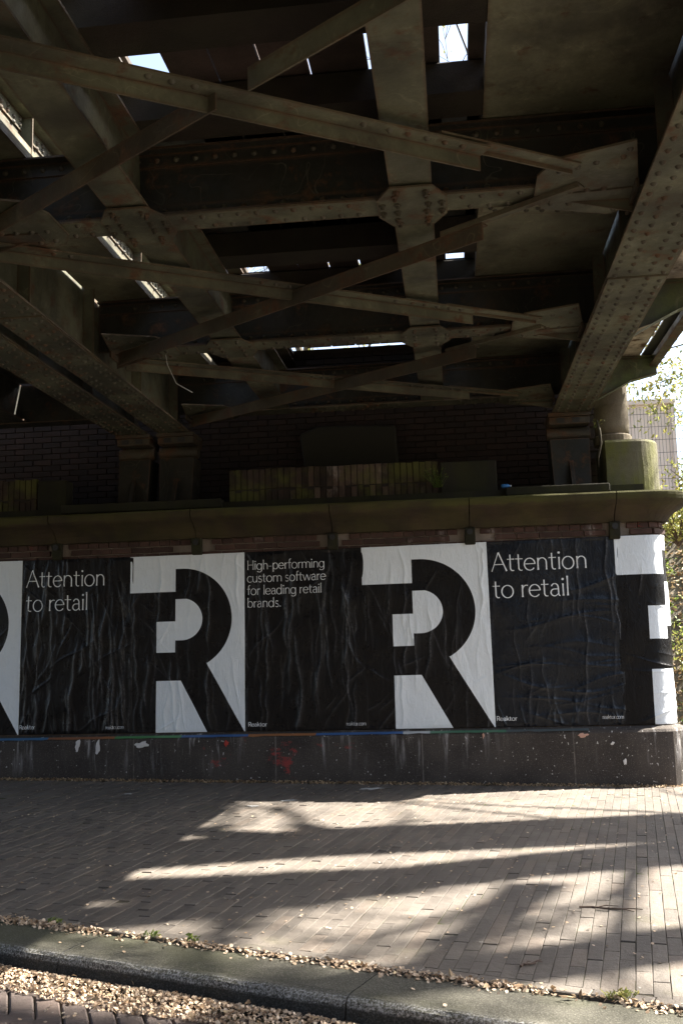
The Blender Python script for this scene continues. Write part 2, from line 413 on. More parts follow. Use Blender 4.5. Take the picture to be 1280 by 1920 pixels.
# pavement bed (dark joint soil) following the same fall as the bricks
mb = MB(); gx = [-6+i*.6 for i in range(31)]; gy = [1-j*.35 for j in range(30)]
row = {}
for j, y in enumerate(gy):
    for i, x in enumerate(gx):
        b = kside(x, y); p = Vector((x, y, 0))
        if b > -.01: p = p-KN*(b+.01)
        row[i, j] = len(mb.v); mb.v.append((p.x, p.y, gz(p.x, p.y)-.0045))
for j in range(len(gy)-1):
    for i in range(len(gx)-1):
        if kside(gx[i], gy[j]) > 0 and kside(gx[i+1], gy[j]) > 0: continue
        mb.f.append((row[i, j], row[i, j+1], row[i+1, j+1], row[i+1, j]))
pav = mb.build('pavement', M['soil'], None, kind='structure', origin=(3.4, -3, 0))

BL, BW, JT = .245, .062, .0030
pm = [raw_mesh('paver_brick', chamfer_brick(BL-JT, BW-JT, .06, .0014), M['paver']) for _ in range(1)]
PA = math.radians(90-9.8); PU = Vector((math.cos(PA), math.sin(PA), 0)); PV = Vector((math.sin(PA), -math.cos(PA), 0))
P0 = Vector((3.2, -.2, 0))
def in_pave(p, mgn=.0):
    if kside(p.x, p.y) > -.082-mgn: return False
    if p.x < 6.2 and p.y > -.06: return False
    if p.x >= 6.2 and p.y > .55: return False
    return -5 < p.x < 11
bricks = []
for j in range(-150, 151):
    off = .5*(j % 2)*BL + .25*BL*(((j*7) % 5)/5-.4)*.5
    for i in range(-50, 45):
        c = P0+PU*(i*BL+off)+PV*(j*BW)
        c.z = 0
        if in_pave(c, -.10) or kside(c.x, c.y) > -.21 and in_pave(c, .09): bricks.append(c)
def score(p):
    q = view_xy((p.x, p.y, gz(p.x, p.y)))
    if q is None or not (-20 < q[0] < 1300 and 0 < q[1] < 1940): return 1e9
    return q[2]
bricks.sort(key=score)
def paver_rot(): return (jit(.018), jit(.012), PA+jit(.010))
BCUT = -.0765
def clipped(c):
    """footprint of a brick sawn off at the border course; None if whole, [] if nothing is left"""
    P = [c+PU*(a*(BL-JT)/2)+PV*(b*(BW-JT)/2) for a, b in ((-1, -1), (1, -1), (1, 1), (-1, 1))]; B = [(p-K0).dot(KN)-BCUT for p in P]
    if max(B) <= 0: return None
    out = []
    for i in range(4):
        j = (i+1) % 4
        if B[i] <= 0: out.append(P[i])
        if B[i]*B[j] < 0: out.append(P[i]+(P[j]-P[i])*(B[i]/(B[i]-B[j])))
    return out if len(out) > 2 and -min(B) > .012 else []
for c in bricks[:300]:
    q = clipped(c)
    if q is not None:
        if q:
            z = gz(c.x, c.y)+jit(.0012); mb = MB(); mb.prism([(p.x, p.y, z-.04) for p in q], (0, 0, .04)); mb.build('paver_brick', M['paver'], pav)
        continue
    shared('paver_brick', pm[0], (c.x, c.y, gz(c.x, c.y)+jit(.0030)), pav, paver_rot())
vf = chamfer_brick(BL-JT, BW-JT, .03, .0014); mb = MB()
for c in bricks[300:]:
    q = clipped(c)
    if q is not None:
        if q: z = gz(c.x, c.y)+jit(.0012); mb.prism([(p.x, p.y, z-.04) for p in q], (0, 0, .04))
        continue
    R_ = Matrix.Rotation(PA+jit(.008), 3, 'Z') @ Matrix.Rotation(jit(.012), 3, 'X') @ Matrix.Rotation(jit(.01), 3, 'Y')
    o = Vector((c.x, c.y, gz(c.x, c.y)+jit(.0030)))
    mb.add([R_ @ Vector(p)+o for p in vf[0]], vf[1])
mb.build('paver_bricks', M['paver'], pav, kind='stuff', origin=(3.4, -2, 0))
# border course along the kerb
bb = raw_mesh('border_brick', chamfer_brick(.215, .066, .06, .004), M['paver'])
for i in range(-26, 30):
    p = kp(i*.219, -.040); p.z = gz(p.x, p.y)+.002+jit(.0015)
    shared('border_brick', bb, p, pav, (jit(.01), jit(.008), KA+jit(.006)))

# kerb: long concrete stones, rounded worn arris towards the road
kerb = thing('kerb', None, None, kp(0, .03, -.13), kind='structure')
ja = [-9.05, -7.85, -6.6, -5.4, -4.2, -3.0, -1.8, -1.19, -.27, .22, 1.4, 2.6, 3.8, 5.0, 6.2]
joints = [-6.4, -4.9, -3.4, -1.19+0*1, .185, 1.5, 2.8, 4.1, 5.6]
for a0, a1 in zip(joints[:-1], joints[1:]):
    mb = MB(); prof = [(.035, -.2), (.035, -.008), (.043, -.002), (.10, 0), (.22, -.001), (.285, -.003), (.308, -.005), (.320, -.009), (.332, -.020), (.338, -.034), (.340, -.045), (.345, -.09), (.348, -.2)]
    n = len(prof); k = max(2, int((a1-a0)/.04)); arr = []
    for q in range(k+1):
        a = a0+.003+(a1-a0-.006)*q/k
        for (b, z) in prof:
            nz_ = mnoise.noise(Vector((a*9, b*20, z*20)))*(.007+.004*mnoise.noise(Vector((a*2.3, 7, 1))))*(1 if b > .25 else .35)
            mb.v.append(tuple(kp(a, b+nz_, z+nz_))); arr.append(1.0 if .315 < b < .339 and z > -.04 else (.15 if .30 < b < .315 else 0))
    for q in range(k):
        for j in range(n-1): c = q*n+j; mb.f.append((c, c+1, c+n+1, c+n))
    mb.f.append(tuple(range(n))); mb.f.append(tuple(k*n+j for j in range(n))[::-1])
    o = mb.build('kerb_stone', M['kerb'], kerb, smooth=False)
    at = o.data.attributes.new('arris', 'FLOAT', 'POINT'); at.data.foreach_set('value', arr)

# road: clinker laid in herringbone
mb = MB(); mb.add([tuple(kp(-14, .33, -.122)), tuple(kp(14, .33, -.122)), tuple(kp(14, 9, -.122)), tuple(kp(-14, 9, -.122))], [(0, 3, 2, 1)])
road = mb.build('road', M['soil'], None, kind='structure', origin=tuple(kp(0, 4, -.122)))
RA = math.radians(-65.5); RU = Vector((math.cos(RA), math.sin(RA), 0)); RV = Vector((-math.sin(RA), math.cos(RA), 0)); L_, W_ = .195, .0965
rb = []
R0 = kp(-1.2, .6)
for i in range(-70, 71):
    for j in range(-70, 71):
        k = (i-j) % 4
        if k == 0: c = R0+RU*((i+1)*W_)+RV*((j+.5)*W_); rot = RA
        elif k == 2: c = R0+RU*((i+.5)*W_)+RV*((j)*W_); rot = RA+PI/2
        else: continue
        b = (c-K0).dot(KN); a = (c-K0).dot(KU)
        if .42 < b < 3.6 and -4.6 < a < 4: rb.append((c, rot))
rb.sort(key=lambda t: score(t[0]))
rvf = chamfer_brick(L_-.006, W_-.006, .06, .007); rme = raw_mesh('road_brick', rvf, M['road_paver'])
def rz(c): return -.104+.008*min(1, max(0, ((c-K0).dot(KN)-.4)/1.0))
nvis = sum(1 for c, r in rb if score(c) < 1e8)
nvis = min(300, nvis+20)
for c, r in rb[:nvis]: shared('road_brick', rme, (c.x, c.y, rz(c)+jit(.003)), road, (jit(.02), jit(.02), r+jit(.012)))
mb = MB()
for c, r in rb[nvis:]:
    R_ = Matrix.Rotation(r+jit(.01), 3, 'Z'); o = Vector((c.x, c.y, rz(c)+jit(.003))); mb.add([R_ @ Vector(p)+o for p in rvf[0]], rvf[1])
mb.build('road_bricks', M['road_paver'], road, kind='stuff', origin=tuple(kp(0, 2, -.122)))

# ================================================================== abutment wall
ab = thing('abutment_wall', 'dark brick abutment wall covered in black and white posters under the steel bridge', 'wall', (2.5, .3, 0))
mb = MB(); sweep(mb, [(-.02, -.25), (-.02, 2.5), (-.5, 2.5), (-.5, -.25)], -4.5, S_END); mb.build('brick_core', M['mortar'], ab)
# concrete plinth in lengths with sloping top
mb = MB(); sweep(mb, [(.10, -.25), (.10, .425), (.085, .448), (.0, .478), (-.3, .478), (-.3, -.25)], -4.5, S_END, .008)
pl = mb.build('plinth', M['plinth'], ab)
# brick courses between the posters and the cornice
bf = {}
def wall_brick(l, h):
    if (l, h) not in bf:
        v, f = chamfer_brick(l, h, .05, .004)
        bf[l, h] = raw_mesh('brick', ([(x, -z, y) for x, y, z in v], [q[::-1] for q in f]), M['brick_face'])
    return bf[l, h]
def brick_course(z, l, s0, s1, off, parent, skip=()):
    x = s0+off
    while x < s1:
        c = x+l/2
        if not any(abs(c-q) < .085+l*.3 for q in skip):
            p, n = wallpath(c); d = jit(.003)
            shared('brick', wall_brick(round(l-.010, 4), .050), (p[0]+n[0]*d, p[1]+n[1]*d, z+.025), parent, (jit(.008), jit(.008), math.atan2(n[0], -n[1])+jit(.01)))
        x += l
CJ = [-2.26, -.93, .40, 1.83, 3.18, 4.50, 5.85]
for k, z in enumerate((2.305, 2.244, 2.183)):
    brick_course(z, .105 if k == 0 else .21, -1.6, 6.75 if k < 2 else 5.7, (.0, .03, .10)[k], ab, CJ if k < 2 else ())
# cornice stones with a rounded nose above a cove, and the block under each joint
cprof = [(0, 2.36), (.045, 2.362), (.06, 2.385), (.085, 2.42), (.13, 2.46), (.185, 2.495), (.245, 2.522), (.262, 2.535), (.275, 2.55), (.285, 2.58), (.285, 2.605), (.27, 2.622), (.20, 2.632), (-.35, 2.66), (-.35, 2.36)]
ends = CJ+[S_END]
ends = [-4.4]+ends
for a, b in zip(ends[:-1], ends[1:]):
    mb = MB(); sweep(mb, cprof, a+.004, b-.004, .010); mb.build('cornice_stone', M['cornice'], ab)
for sq in CJ[1:]:
    mb = MB(); p = []
    pr = [(.0, 2.20), (.035, 2.205), (.052, 2.235), (.055, 2.30), (.075, 2.335), (.075, 2.362), (.0, 2.362)]
    pts0 = [wp(sq-.05, d, z) for d, z in pr]; v = Vector(wp(sq+.05, 0, 0))-Vector(wp(sq-.05, 0, 0))
    mb.prism(pts0, v); o = mb.build('corbel', M['ledge'], ab, bevel=.008)
    mb = MB(); c = Vector(wp(sq, .068, 2.32)); mb.tube([c+Vector((0, .015, 0)), c+Vector((0, -.016, 0))], [.026, .030], 8); mb.build('drain_spout', M['grating'], o)
# bearing bench on top
mb = MB(); mb.box(-4.4, 6.15, .0, 1.0, 2.64, 2.72); mb.build('bench_slab', M['ledge'], ab)
mb = MB(); mb.box(4.86, 5.83, -.06, .10, 2.655, 2.735); mb.build('bench_upstand', M['ledge'], ab, bevel=.01)
mb = MB(); mb.box(.46, 2.09, -.10, .06, 2.655, 2.745); mb.build('bench_upstand', M['ledge'], ab, bevel=.01)
# brick wall behind the bearings
bw = thing('back_wall', 'sooty dark brick wall behind the bridge bearings', 'wall', (2, 1.2, 2.72))
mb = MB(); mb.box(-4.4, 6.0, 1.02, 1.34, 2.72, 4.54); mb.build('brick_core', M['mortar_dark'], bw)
lst = []
for r in range(27):
    for i in range(48):
        x = -4.3+i*.215+(.1075 if r % 2 else 0)
        if x < 5.85: lst.append((x, 2.722+r*.0655))
def bscore(t):
    x, z = t
    vis = (3.85 < x < 5.4 and z > 2.8) or (-.9 < x < .95 and z > 2.75) or (1.7 < x < 2.6 and z > 2.95)
    return (0 if vis else 1, abs(x-3))
lst.sort(key=bscore)
v, f = chamfer_brick(.205, .057, .03, .004); v = [(x, -z, y) for x, y, z in v]; f = [q[::-1] for q in f]
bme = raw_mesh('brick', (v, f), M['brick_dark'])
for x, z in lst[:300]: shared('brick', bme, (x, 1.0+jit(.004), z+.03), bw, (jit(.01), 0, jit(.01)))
mb = MB()
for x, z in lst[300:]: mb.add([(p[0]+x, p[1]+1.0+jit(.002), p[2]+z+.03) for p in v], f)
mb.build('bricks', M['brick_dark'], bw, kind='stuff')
# soldier-course parapets standing on the bench
def parapet(x0, x1, label, slab):
    t = thing('brick_parapet', label, 'parapet', ((x0+x1)/2, .3, 2.66), 'low upright brick parapets on the cornice')
    mb = MB(); mb.box(x0, x1, .21, .36, 2.645, 3.03); mb.build('core', M['mortar_dark'], t)
    vv, ff = chamfer_brick(.056, .205, .05, .004); vv = [(x, -z, y) for x, y, z in vv]; ff = [q[::-1] for q in ff]
    sm = raw_mesh('brick', (vv, ff), M['brick_moss']); sp_ = raw_mesh('brick', (vv, ff), M['brick_pale'])
    n = int((x1-x0-slab)/.062)
    for i in range(n):
        x = x0+.03+i*.062; o_ = .06 if i % 3 == 1 else 0
        for k in range(2):
            z = 2.755+k*.215+(jit(.006))-(o_ if k == 0 else -0.0)*.3
            shared('brick', sp_ if 2.9 < x < 3.75 and random.random() < .6 else sm, (x, .2+jit(.006)+(.0 if k else -.004), z), t, (jit(.012), jit(.012), jit(.012)))
    if slab: mb = MB(); mb.box(x1-slab, x1, .17, .37, 2.66, 3.05); mb.build('end_slab', M['ledge'], t, bevel=.012)
    return t
parapet(2.11, 4.79, 'long low mossy parapet of upright bricks in the middle of the cornice', .55)
parapet(-2.4, .40, 'low dark parapet of upright bricks left of the paired bearings', .30)
# stone column on its rough concrete block at the corner
t = thing('concrete_block', 'rough mossy concrete block with a rounded corner on the cornice end', 'block', (6.1, .6, 2.67))
mb = MB(); prof = []
x0, x1, y0, y1, r = 5.87, 6.42, .33, .95, .30
pts = [(x0, y1), (x0, y0)]+[(x1-r+r*math.sin(a), y0+r-r*math.cos(a)) for a in [PI/2*k/9 for k in range(10)]]+[(x1, y1)]
zs = [2.655, 2.8, 2.95, 3.1, 3.2, 3.225]; n = len(pts)
for z in zs:
    for x, y in pts:
        q = mnoise.noise(Vector((x*6, y*6, z*6)))*.012; k = -.012 if z > 3.21 else 0
        mb.v.append((x+q+k*(x-6.1)*3, y+q-k, z))
for i in range(len(zs)-1):
    for k in range(n): j = (k+1) % n; mb.f.append((i*n+k, i*n+j, (i+1)*n+j, (i+1)*n+k))
mb.f.append(tuple((len(zs)-1)*n+k for k in range(n)))
mb.build('block_body', M['block'], t)
t = thing('stone_column', 'short round stone column standing on the mossy concrete block', 'column', (5.99, .62, 3.22))
mb = MB(); mb.lathe([(.185, 3.22), (.19, 3.24), (.19, 3.30), (.178, 3.315)], (5.99, .62), 28); mb.build('base_drum', M['pillar'], t)
mb = MB(); mb.lathe([(.168, 3.31), (.172, 3.4), (.168, 3.6), (.172, 3.612), (.168, 3.625), (.17, 3.8), (.165, 4.0)], (5.99, .62), 28); mb.build('shaft', M['pillar'], t, smooth=True)
# ================================================================== railway bridge
def rivet_mesh(r, h, mat, seg=8):
    v = [(0, 0, h)]; f = []
    for (rr, zz) in ((.62*r, .80*h), (r, 0)):
        for k in range(seg): v.append((rr*math.cos(2*PI*k/seg), rr*math.sin(2*PI*k/seg), zz))
    for k in range(seg):
        j = (k+1) % seg; f.append((0, 1+k, 1+j)); f.append((1+k, 1+seg+k, 1+seg+j, 1+j))
    return v, f
RVF = rivet_mesh(.0185, .016, None)
RV_ME = raw_mesh('rivet', RVF, M['rivet'], True)
def bolt_vf():
    m_ = MB(); m_.tube([(0, 0, 0), (0, 0, .012)], .021, 6); m_.tube([(0, 0, .012), (0, 0, .030)], .011, 6); return m_.v, m_.f
BOLT_ME = raw_mesh('bolt', bolt_vf(), M['rivet'])
def face_rot(d):
    return Vector((0, 0, 1)).rotation_difference(Vector(d)).to_euler()
def rivets(parent, pts, d, each=True, me=None, nm='rivet'):
    d = Vector(d)
    if each:
        r = face_rot(d)
        for p in pts: shared(nm, me or RV_ME, p, parent, r)
    elif pts:
        q = Vector((0, 0, 1)).rotation_difference(d); mb = MB()
        for p in pts: mb.add([q @ Vector(v)+Vector(p) for v in RVF[0]], RVF[1])
        mb.build('rivet_rows', M['rivet'], parent, smooth=True, kind='stuff')
ZB = 3.54; ZL = 3.72           # girder soffit and lower lateral plane
YE, YN = .62, -12.4            # ends of the span
STR_Y = [-11.45, -9.05, -6.65, -4.25, -1.85, .42]
br = thing('railway_bridge', 'old olive riveted steel railway bridge overhead, seen from below', 'bridge', (3.5, .5, 2.72))
def main_girder(xc, wd, parent, each, inner):
    """plate girder: bottom flange with cover plate, angles, web with stiffeners, top flange"""
    mb = MB(); h = wd/2
    mb.box(xc-h, xc+h, YN, YE, ZB, ZB+.016); mb.box(xc-h+.02, xc+h-.02, YN, YE-.004, ZB+.016, ZB+.03)
    mb.box(xc-.008, xc+.008, YN, YE, ZB+.03, 5.0)
    for s_ in (-1, 1):
        mb.box(*sorted((xc+s_*.008, xc+s_*.115)), YN, YE-.002, ZB+.03, ZB+.044); mb.box(*sorted((xc+s_*.008, xc+s_*.022)), YN, YE-.002, ZB+.044, ZB+.145)
        mb.box(*sorted((xc+s_*.008, xc+s_*.115)), YN, YE-.002, 4.956, 4.97); mb.box(*sorted((xc+s_*.008, xc+s_*.022)), YN, YE-.002, 4.85, 4.956)
    mb.box(xc-h+.03, xc+h-.03, YN, YE, 5.0, 5.02)
    g = mb.build('main_girder', M['steel'], parent)
    # splice plates under the flange
    for y in (-8.8, -3.35):
        mb = MB(); mb.box(xc-h+.006, xc+h-.006, y, y+1.15, ZB-.012, ZB-.0005); mb.build('cover_plate', M['steel'], g)
    pts = []
    y = YN+.1; k = 0
    def zz(yy): return ZB-.012 if any(q < yy < q+1.15 for q in (-8.8, -3.35)) else ZB
    while y < YE-.05:
        for s_ in (-1, 1):
            pts.append((xc+s_*.062+jit(.002), y, zz(y))); pts.append((xc+s_*(h-.045)+jit(.002), y+.055, zz(y+.055)))
        y += .115
    if each:
        vis = [p for p in pts if p[1] > -6.2]; rest = [p for p in pts if p[1] <= -6.2]
        rivets(g, vis[:300], (0, 0, -1)); rivets(g, vis[300:]+rest, (0, 0, -1), False)
    else: rivets(g, pts, (0, 0, -1), False)
    for y in [YN+.6+i*1.2 for i in range(11)]:
        mb = MB()
        for s_ in (-1, 1):
            mb.box(*sorted((xc+s_*.009, xc+s_*.10)), y, y+.010, ZB+.05, 4.95); mb.box(*sorted((xc+s_*.009, xc+s_*.020)), y+.010, y+.085, ZB+.15, 4.85)
        mb.build('web_stiffener', M['steel'], g)
    # rivets on the web above the deck, seen from inside
    wp_ = []
    for i in range(90):
        yy = -8+i*.095
        for z in (4.88, 4.92): wp_.append((xc+inner*.022, yy, z-(.03 if i % 2 else 0)))
        if i % 2 == 0: wp_.append((xc+inner*.009, yy, 4.62)); wp_.append((xc+inner*.009, yy, 4.54))
    rivets(g, wp_, (inner, 0, 0), False)
    return g
gR = main_girder(5.57, .385, br, True, -1)
gL = main_girder(1.475, .34, br, False, 1)

# floor beams: web with top angles, bottom flange (strut) at the lateral plane
RVL = []
for Y in STR_Y:
    end = Y > 0
    mb = MB(); mb.box(1.49, 5.555, Y-.006, Y+.006, ZL+.012, 4.14)
    for s_ in (-1, 1):
        mb.box(1.50, 5.54, *sorted((Y+s_*.006, Y+s_*.085)), 4.128, 4.14); mb.box(1.50, 5.54, *sorted((Y+s_*.006, Y+s_*.016)), 4.05, 4.128)
        mb.box(1.72, 5.36, *sorted((Y+s_*.006, Y+s_*.10)), ZL, ZL+.012); mb.box(1.72, 5.36, *sorted((Y+s_*.006, Y+s_*.017)), ZL+.012, ZL+.09)
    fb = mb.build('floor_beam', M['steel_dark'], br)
    mb = MB(); mb.box(1.70, 4.98, Y-.105, Y+.105, ZL-.012, ZL-.001); pl_ = mb.build('bottom_flange', M['steel'], fb)
    # thinner tapering angle towards each main girder
    for xa, xb in ((4.95, 5.40), (2.02, 1.62)):
        mb = MB(); mb.prism([(xa, Y-.05, ZL-.040), (xa, Y+.05, ZL-.040), (xb, Y+.075, ZL-.040), (xb, Y-.075, ZL-.040)], (0, 0, .009)); mb.prism([(xa+(xb-xa)*.25, Y+.045, ZL-.0402), (xb, Y+.062, ZL-.0402), (xb, Y+.062, ZL-.115)], (0, .010, 0)); mb.build('strut_end', M['steel_rusty'] if xa < 3 else M['steel'], fb)
    pts = []
    x = 1.95
    while x < 4.9:
        if min(abs(x-2.61), abs(x-4.19)) > .25:
            pts.append((x, Y-.062+jit(.003), ZL-.012)); pts.append((x+.045, Y+.062+jit(.003), ZL-.012))
        x += .105
    rivets(pl_, pts, (0, 0, -1), abs(Y+4.25) < .1)
    wr = []; x = 1.8
    while x < 5.3: wr.append((x, Y-.017, 4.09)); wr.append((x+.05, Y-.017, ZL+.055)); x += .115
    rivets(fb, wr, (0, -1, 0), False)
# stringers under the rails
for xc in (2.61, 4.19):
    mb = MB(); mb.box(xc-.115, xc+.115, YN, .42, ZL+.002, ZL+.017); mb.box(xc-.006, xc+.006, YN, .42, ZL+.017, 4.135); mb.box(xc-.09, xc+.09, YN, .42, 4.135, 4.15)
    mb.box(xc-.075, xc-.006, YN, .42, ZL+.017, ZL+.028); mb.box(xc+.006, xc+.075, YN, .42, ZL+.017, ZL+.028)
    st = mb.build('stringer', M['steel'], br)
# gussets where stringer and floor beam cross, bolted
for Y in STR_Y[:-1]:
    for xc in (2.61, 4.19):
        mb = MB(); z = ZL-.024
        poly = [(-.115, -.25), (.115, -.25), (.195, -.105), (.195, .105), (.12, .24), (-.12, .24), (-.195, .105), (-.195, -.105)]
        mb.prism([(xc+a, Y+b, z) for a, b in poly], (0, 0, .011)); g = mb.build('gusset_plate', M['steel'], br)
        pts = [(xc+a+jit(.006), Y+b+jit(.006), z) for a in (-.085, .085) for b in (-.20, -.15, -.045, .045, .15, .20)]+[(xc+a, Y+b, z) for a in (-.165, .165) for b in (-.05, .05)]
        vis = Y > -7
        rivets(g, pts, (0, 0, -1), vis and Y < -1, BOLT_ME if Y < -3 else None, 'bolt' if Y < -3 else 'rivet') if vis else rivets(g, pts, (0, 0, -1), False)
# pointed gusset plates at the main girders
for Y in STR_Y:
    for side in (1, -1):
        def mx(x): return x if side > 0 else 3.52*2-x
        z = ZL-.030
        poly = [(4.86, -.27), (4.94, -.44), (5.32, -.58), (5.40, -.15), (5.40, .20), (5.30, .27), (4.92, .14), (4.86, .02)]
        mb = MB(); mb.prism([(mx(x), Y+b, z) for x, b in poly], (0, 0, .012)); g = mb.build('gusset_plate', M['steel'], br)
        # small vertical end plate
        mb = MB(); mb.box(*sorted((mx(5.385), mx(5.40))), Y-.17, Y+.19, z-.05, z-.001); mb.build('end_angle', M['steel_rusty'], g)
        pts = [(mx(x), Y+b, z) for x, b in ((4.96, -.06), (5.05, -.065), (5.14, -.07), (5.23, -.075), (4.96, .07), (5.06, .085), (5.16, .10), (5.27, .12), (4.97, -.31), (5.06, -.345), (5.15, -.38), (5.28, -.42), (5.30, -.5), (5.32, .2))]
        rivets(g, pts, (0, 0, -1), side > 0 and -5 < Y < -1)
# diagonal bracing: angles with one hanging leg
def diag(p0, p1, z, fl, leg, near_leg, mat, blunt=None):
    p0 = Vector((*p0, 0)); p1 = Vector((*p1, 0)); d = (p1-p0).normalized(); n = Vector((-d.y, d.x, 0)); L = (p1-p0).length
    if n.y < 0: n = -n
    mb = MB(); o = p0-n*fl/2; o.z = z
    mb.frame_box(o, d, n, Vector((0, 0, 1)), L, fl, .010)
    o2 = (p0-n*fl/2) if near_leg else (p0+n*(fl/2-.010)); o2.z = z-leg+.010
    mb.frame_box(o2, d, n, Vector((0, 0, 1)), L, .0098, leg-.011)
    g = mb.build('diagonal_brace', mat, br)
    return g, d, n, L, p0
for b0, b1 in zip(STR_Y[:-1], STR_Y[1:]):
    zA, zB_ = (ZL-.070, ZL-.054) if -5 < b1 < -4 else (ZL-.054, ZL-.070)
    sh_ = -.07 if -5 < b1 < -4 else 0
    A0, A1 = (1.72, b0+.04+sh_), (5.0, b1-.36+sh_*.5)
    B0, B1 = (5.10, b0-.15), (1.74, b1-.17)
    g, d, n, L, p0 = diag(A0, (A0[0]+(A1[0]-A0[0])*.87, A0[1]+(A1[1]-A0[1])*.87), zA, .105, .085, False, M['steel'])
    pts = [Vector((*(p0+d*L*q-n*.012).to_2d(), zA)) for q in (.10, .13, .50, .53, .56, .80, .84, .87, .90, .93, .96)]
    rivets(g, pts, (0, 0, -1), -5 < b1 < -1)
    ex = Vector((A1[0]-.52, A1[1]-.33*.75, 0)) 
    q0 = Vector((*A0, 0))+(Vector((*A1, 0))-Vector((*A0, 0)))*.80
    gg = diag((q0.x, q0.y), (A1[0]+.05, A1[1]+.03), ZL-.042, .085, .03, False, M['steel'])
    bv = lambda q: (B0[0]+(B1[0]-B0[0])*q, B0[1]+(B1[1]-B0[1])*q)
    diag(B0, bv(.22), ZL-.042, .08, .03, True, M['steel'])
    if -5 < b1 < -4:                     # interrupted at the crossing here
        diag(B0, bv(.45), zB_, .075, .105, True, M['steel']); diag(bv(.50), B1, zB_, .075, .105, True, M['steel_brown'])
    else: diag(bv(.15), B1, zB_, .055, .105, True, M['steel_brown'])
# ballast plates each side of the track between floor beams
for xa, xb in ((4.60, 5.545), (1.50, 1.95)):
    for b0, b1 in zip(STR_Y[:-1], STR_Y[1:]):
        mb = MB(); mb.prism([(xa, b0+.004, 4.15), (xb, b0+.004, 4.15), (xb, b1-.004, 4.15), (xa, b1-.004, 4.15)], (0, 0, .010))
        mb.box(*((xa, xa+.012) if xa > 3 else (xb-.012, xb)), b0+.004, b1-.004, 4.161, 4.24)
        p_ = mb.build('ballast_plate', M['steel_plate'], br)
        if xa > 3:
            ym = b0+1.0; mb = MB(); mb.prism([(xa+.02, ym, 4.141), (xb-.1, ym+.16, 4.141), (xb-.1, ym+.30, 4.141), (xa+.02, ym+.14, 4.141)], (0, 0, .0085)); sp = mb.build('splice_strip', M['steel_plate'], p_)
            pts = []
            for k in range(7):
                x = xa+.08+k*.105; pts += [(x, ym+.055+.19*(x-xa)*.9, 4.141), (x+.03, ym+.10+.19*(x-xa)*.9, 4.141)]
            rivets(sp, pts, (0, 0, -1), b1 > -5 and b1 < -1)
# sleepers, boards and rails
y = .55; k = 0
SLY = []
for b1 in STR_Y[1:]:
    for o_ in ((-.35, -1.19, -2.02) if abs(b1+1.85) > .1 else (.03, -.80, -1.62)): SLY.append(b1+o_)
for y in SLY:
    if y > -.2: continue
    v, f = chamfer_brick(2.42, .25, .19, .012); mb = MB()
    mb.add([(p[0]+3.395+jit(.004), p[1]+y+.125+jit(.006), p[2]+4.345+jit(.004)) for p in v], f); mb.f.append((3, 2, 1, 0))
    mb.build('sleeper', M['sleeper_grey'] if random.random() < .22 else M['sleeper'], br)
for i, (xa, xb) in enumerate(((2.93, 3.17), (3.18, 3.42), (3.43, 3.67), (3.68, 3.99))):
    yy = -12.2
    while yy < .25:
        ln = random.choice((2.2, 2.6, 3.1)); e = min(yy+ln, .35)
        mb = MB(); mb.box(xa+jit(.004), xb+jit(.004), yy+.0004, e-.0004, 4.352, 4.392+jit(.006)); mb.build('deck_or_shade_board', M['board'], br); yy = e
for xc in (2.64, 4.15):
    mb = MB(); prof = [(-.065, 0), (.065, 0), (.065, .012), (.009, .03), (.009, .115), (.035, .125), (.035, .158), (-.035, .158), (-.035, .125), (-.009, .115), (-.009, .03), (-.065, .012)]
    mb.prism([(xc+a, YN, 4.353+b) for a, b in prof], (0, 14.5, 0)); mb.build('rail', M['steel_rusty'], br)
# timber guard between rail and ballast plate, leaving the slots of daylight
for xa, xb, za, zb in ((4.285, 4.375, 4.352, 4.47), (4.525, 4.625, 4.352, 4.43), (2.20, 2.33, 4.352, 4.45)):
    mb = MB(); mb.box(xa, xb, YN, .4, za, zb); mb.build('guard_timber', M['board'], br)
for xa, xb in ((1.5, 2.48), (4.32, 5.55)):
    mb = MB(); mb.box(xa, xb, .43, 1.015, 4.45, 4.47); mb.build('end_gap_cover', M['steel_dark'], br)  # added covers over the end gap, stop sun leaking onto the bearings
for Y in STR_Y[:-1]:
    mb = MB(); mb.box(2.2, 4.598, Y-.13 if abs(Y+1.85) > .1 else Y+.06, Y+.42, 4.352, 4.364); mb.build('cover_strip', M['steel_dark'], br)
mb = MB(); mb.box(2.2, 4.598, -3.26, -2.60, 4.352, 4.364); mb.build('cover_strip', M['steel_dark'], br)
mb = MB(); mb.box(2.3, 4.5, .30, 1.05, 4.60, 4.625); mb.build('deck_or_shade_board', M['board'], br)  # added board above the slot, keeps sun off the bearings
# outer walkway on brackets
for Y in (-11.45, -9.05, -6.65, -4.25, -1.85, .26):
    mb = MB(); poly = [(5.585, Y, 3.585), (5.585, Y, 4.02), (6.40, Y, 4.02), (6.40, Y, 3.86), (6.15, Y, 3.80), (5.95, Y, 3.70)]
    mb.prism(poly, (0, .014, 0)); mb.box(5.60, 6.40, Y-.05, Y+.06, 4.02, 4.032)
    poly2 = [(5.78, Y-.045, 3.60), (5.78, Y+.06, 3.60), (5.95, Y+.06, 3.69), (6.15, Y+.06, 3.79), (6.40, Y+.06, 3.85), (6.40, Y-.045, 3.85), (6.15, Y-.045, 3.79), (5.95, Y-.045, 3.69)]
    mb.add([(x, yy, z) for x, yy, z in poly2], [(0, 1, 2, 7), (7, 2, 3, 6), (6, 3, 4, 5)])
    mb.build('bracket', M['steel_mossy'], br)
mb = MB(); mb.box(6.06, 6.24, YN, .55, 4.034, 4.075); mb.build('walkway_board', M['peeling'], br)
mb = MB()
for i in range(6): mb.box(5.80+i*.042, 5.815+i*.042, YN, .55, 4.034, 4.07)
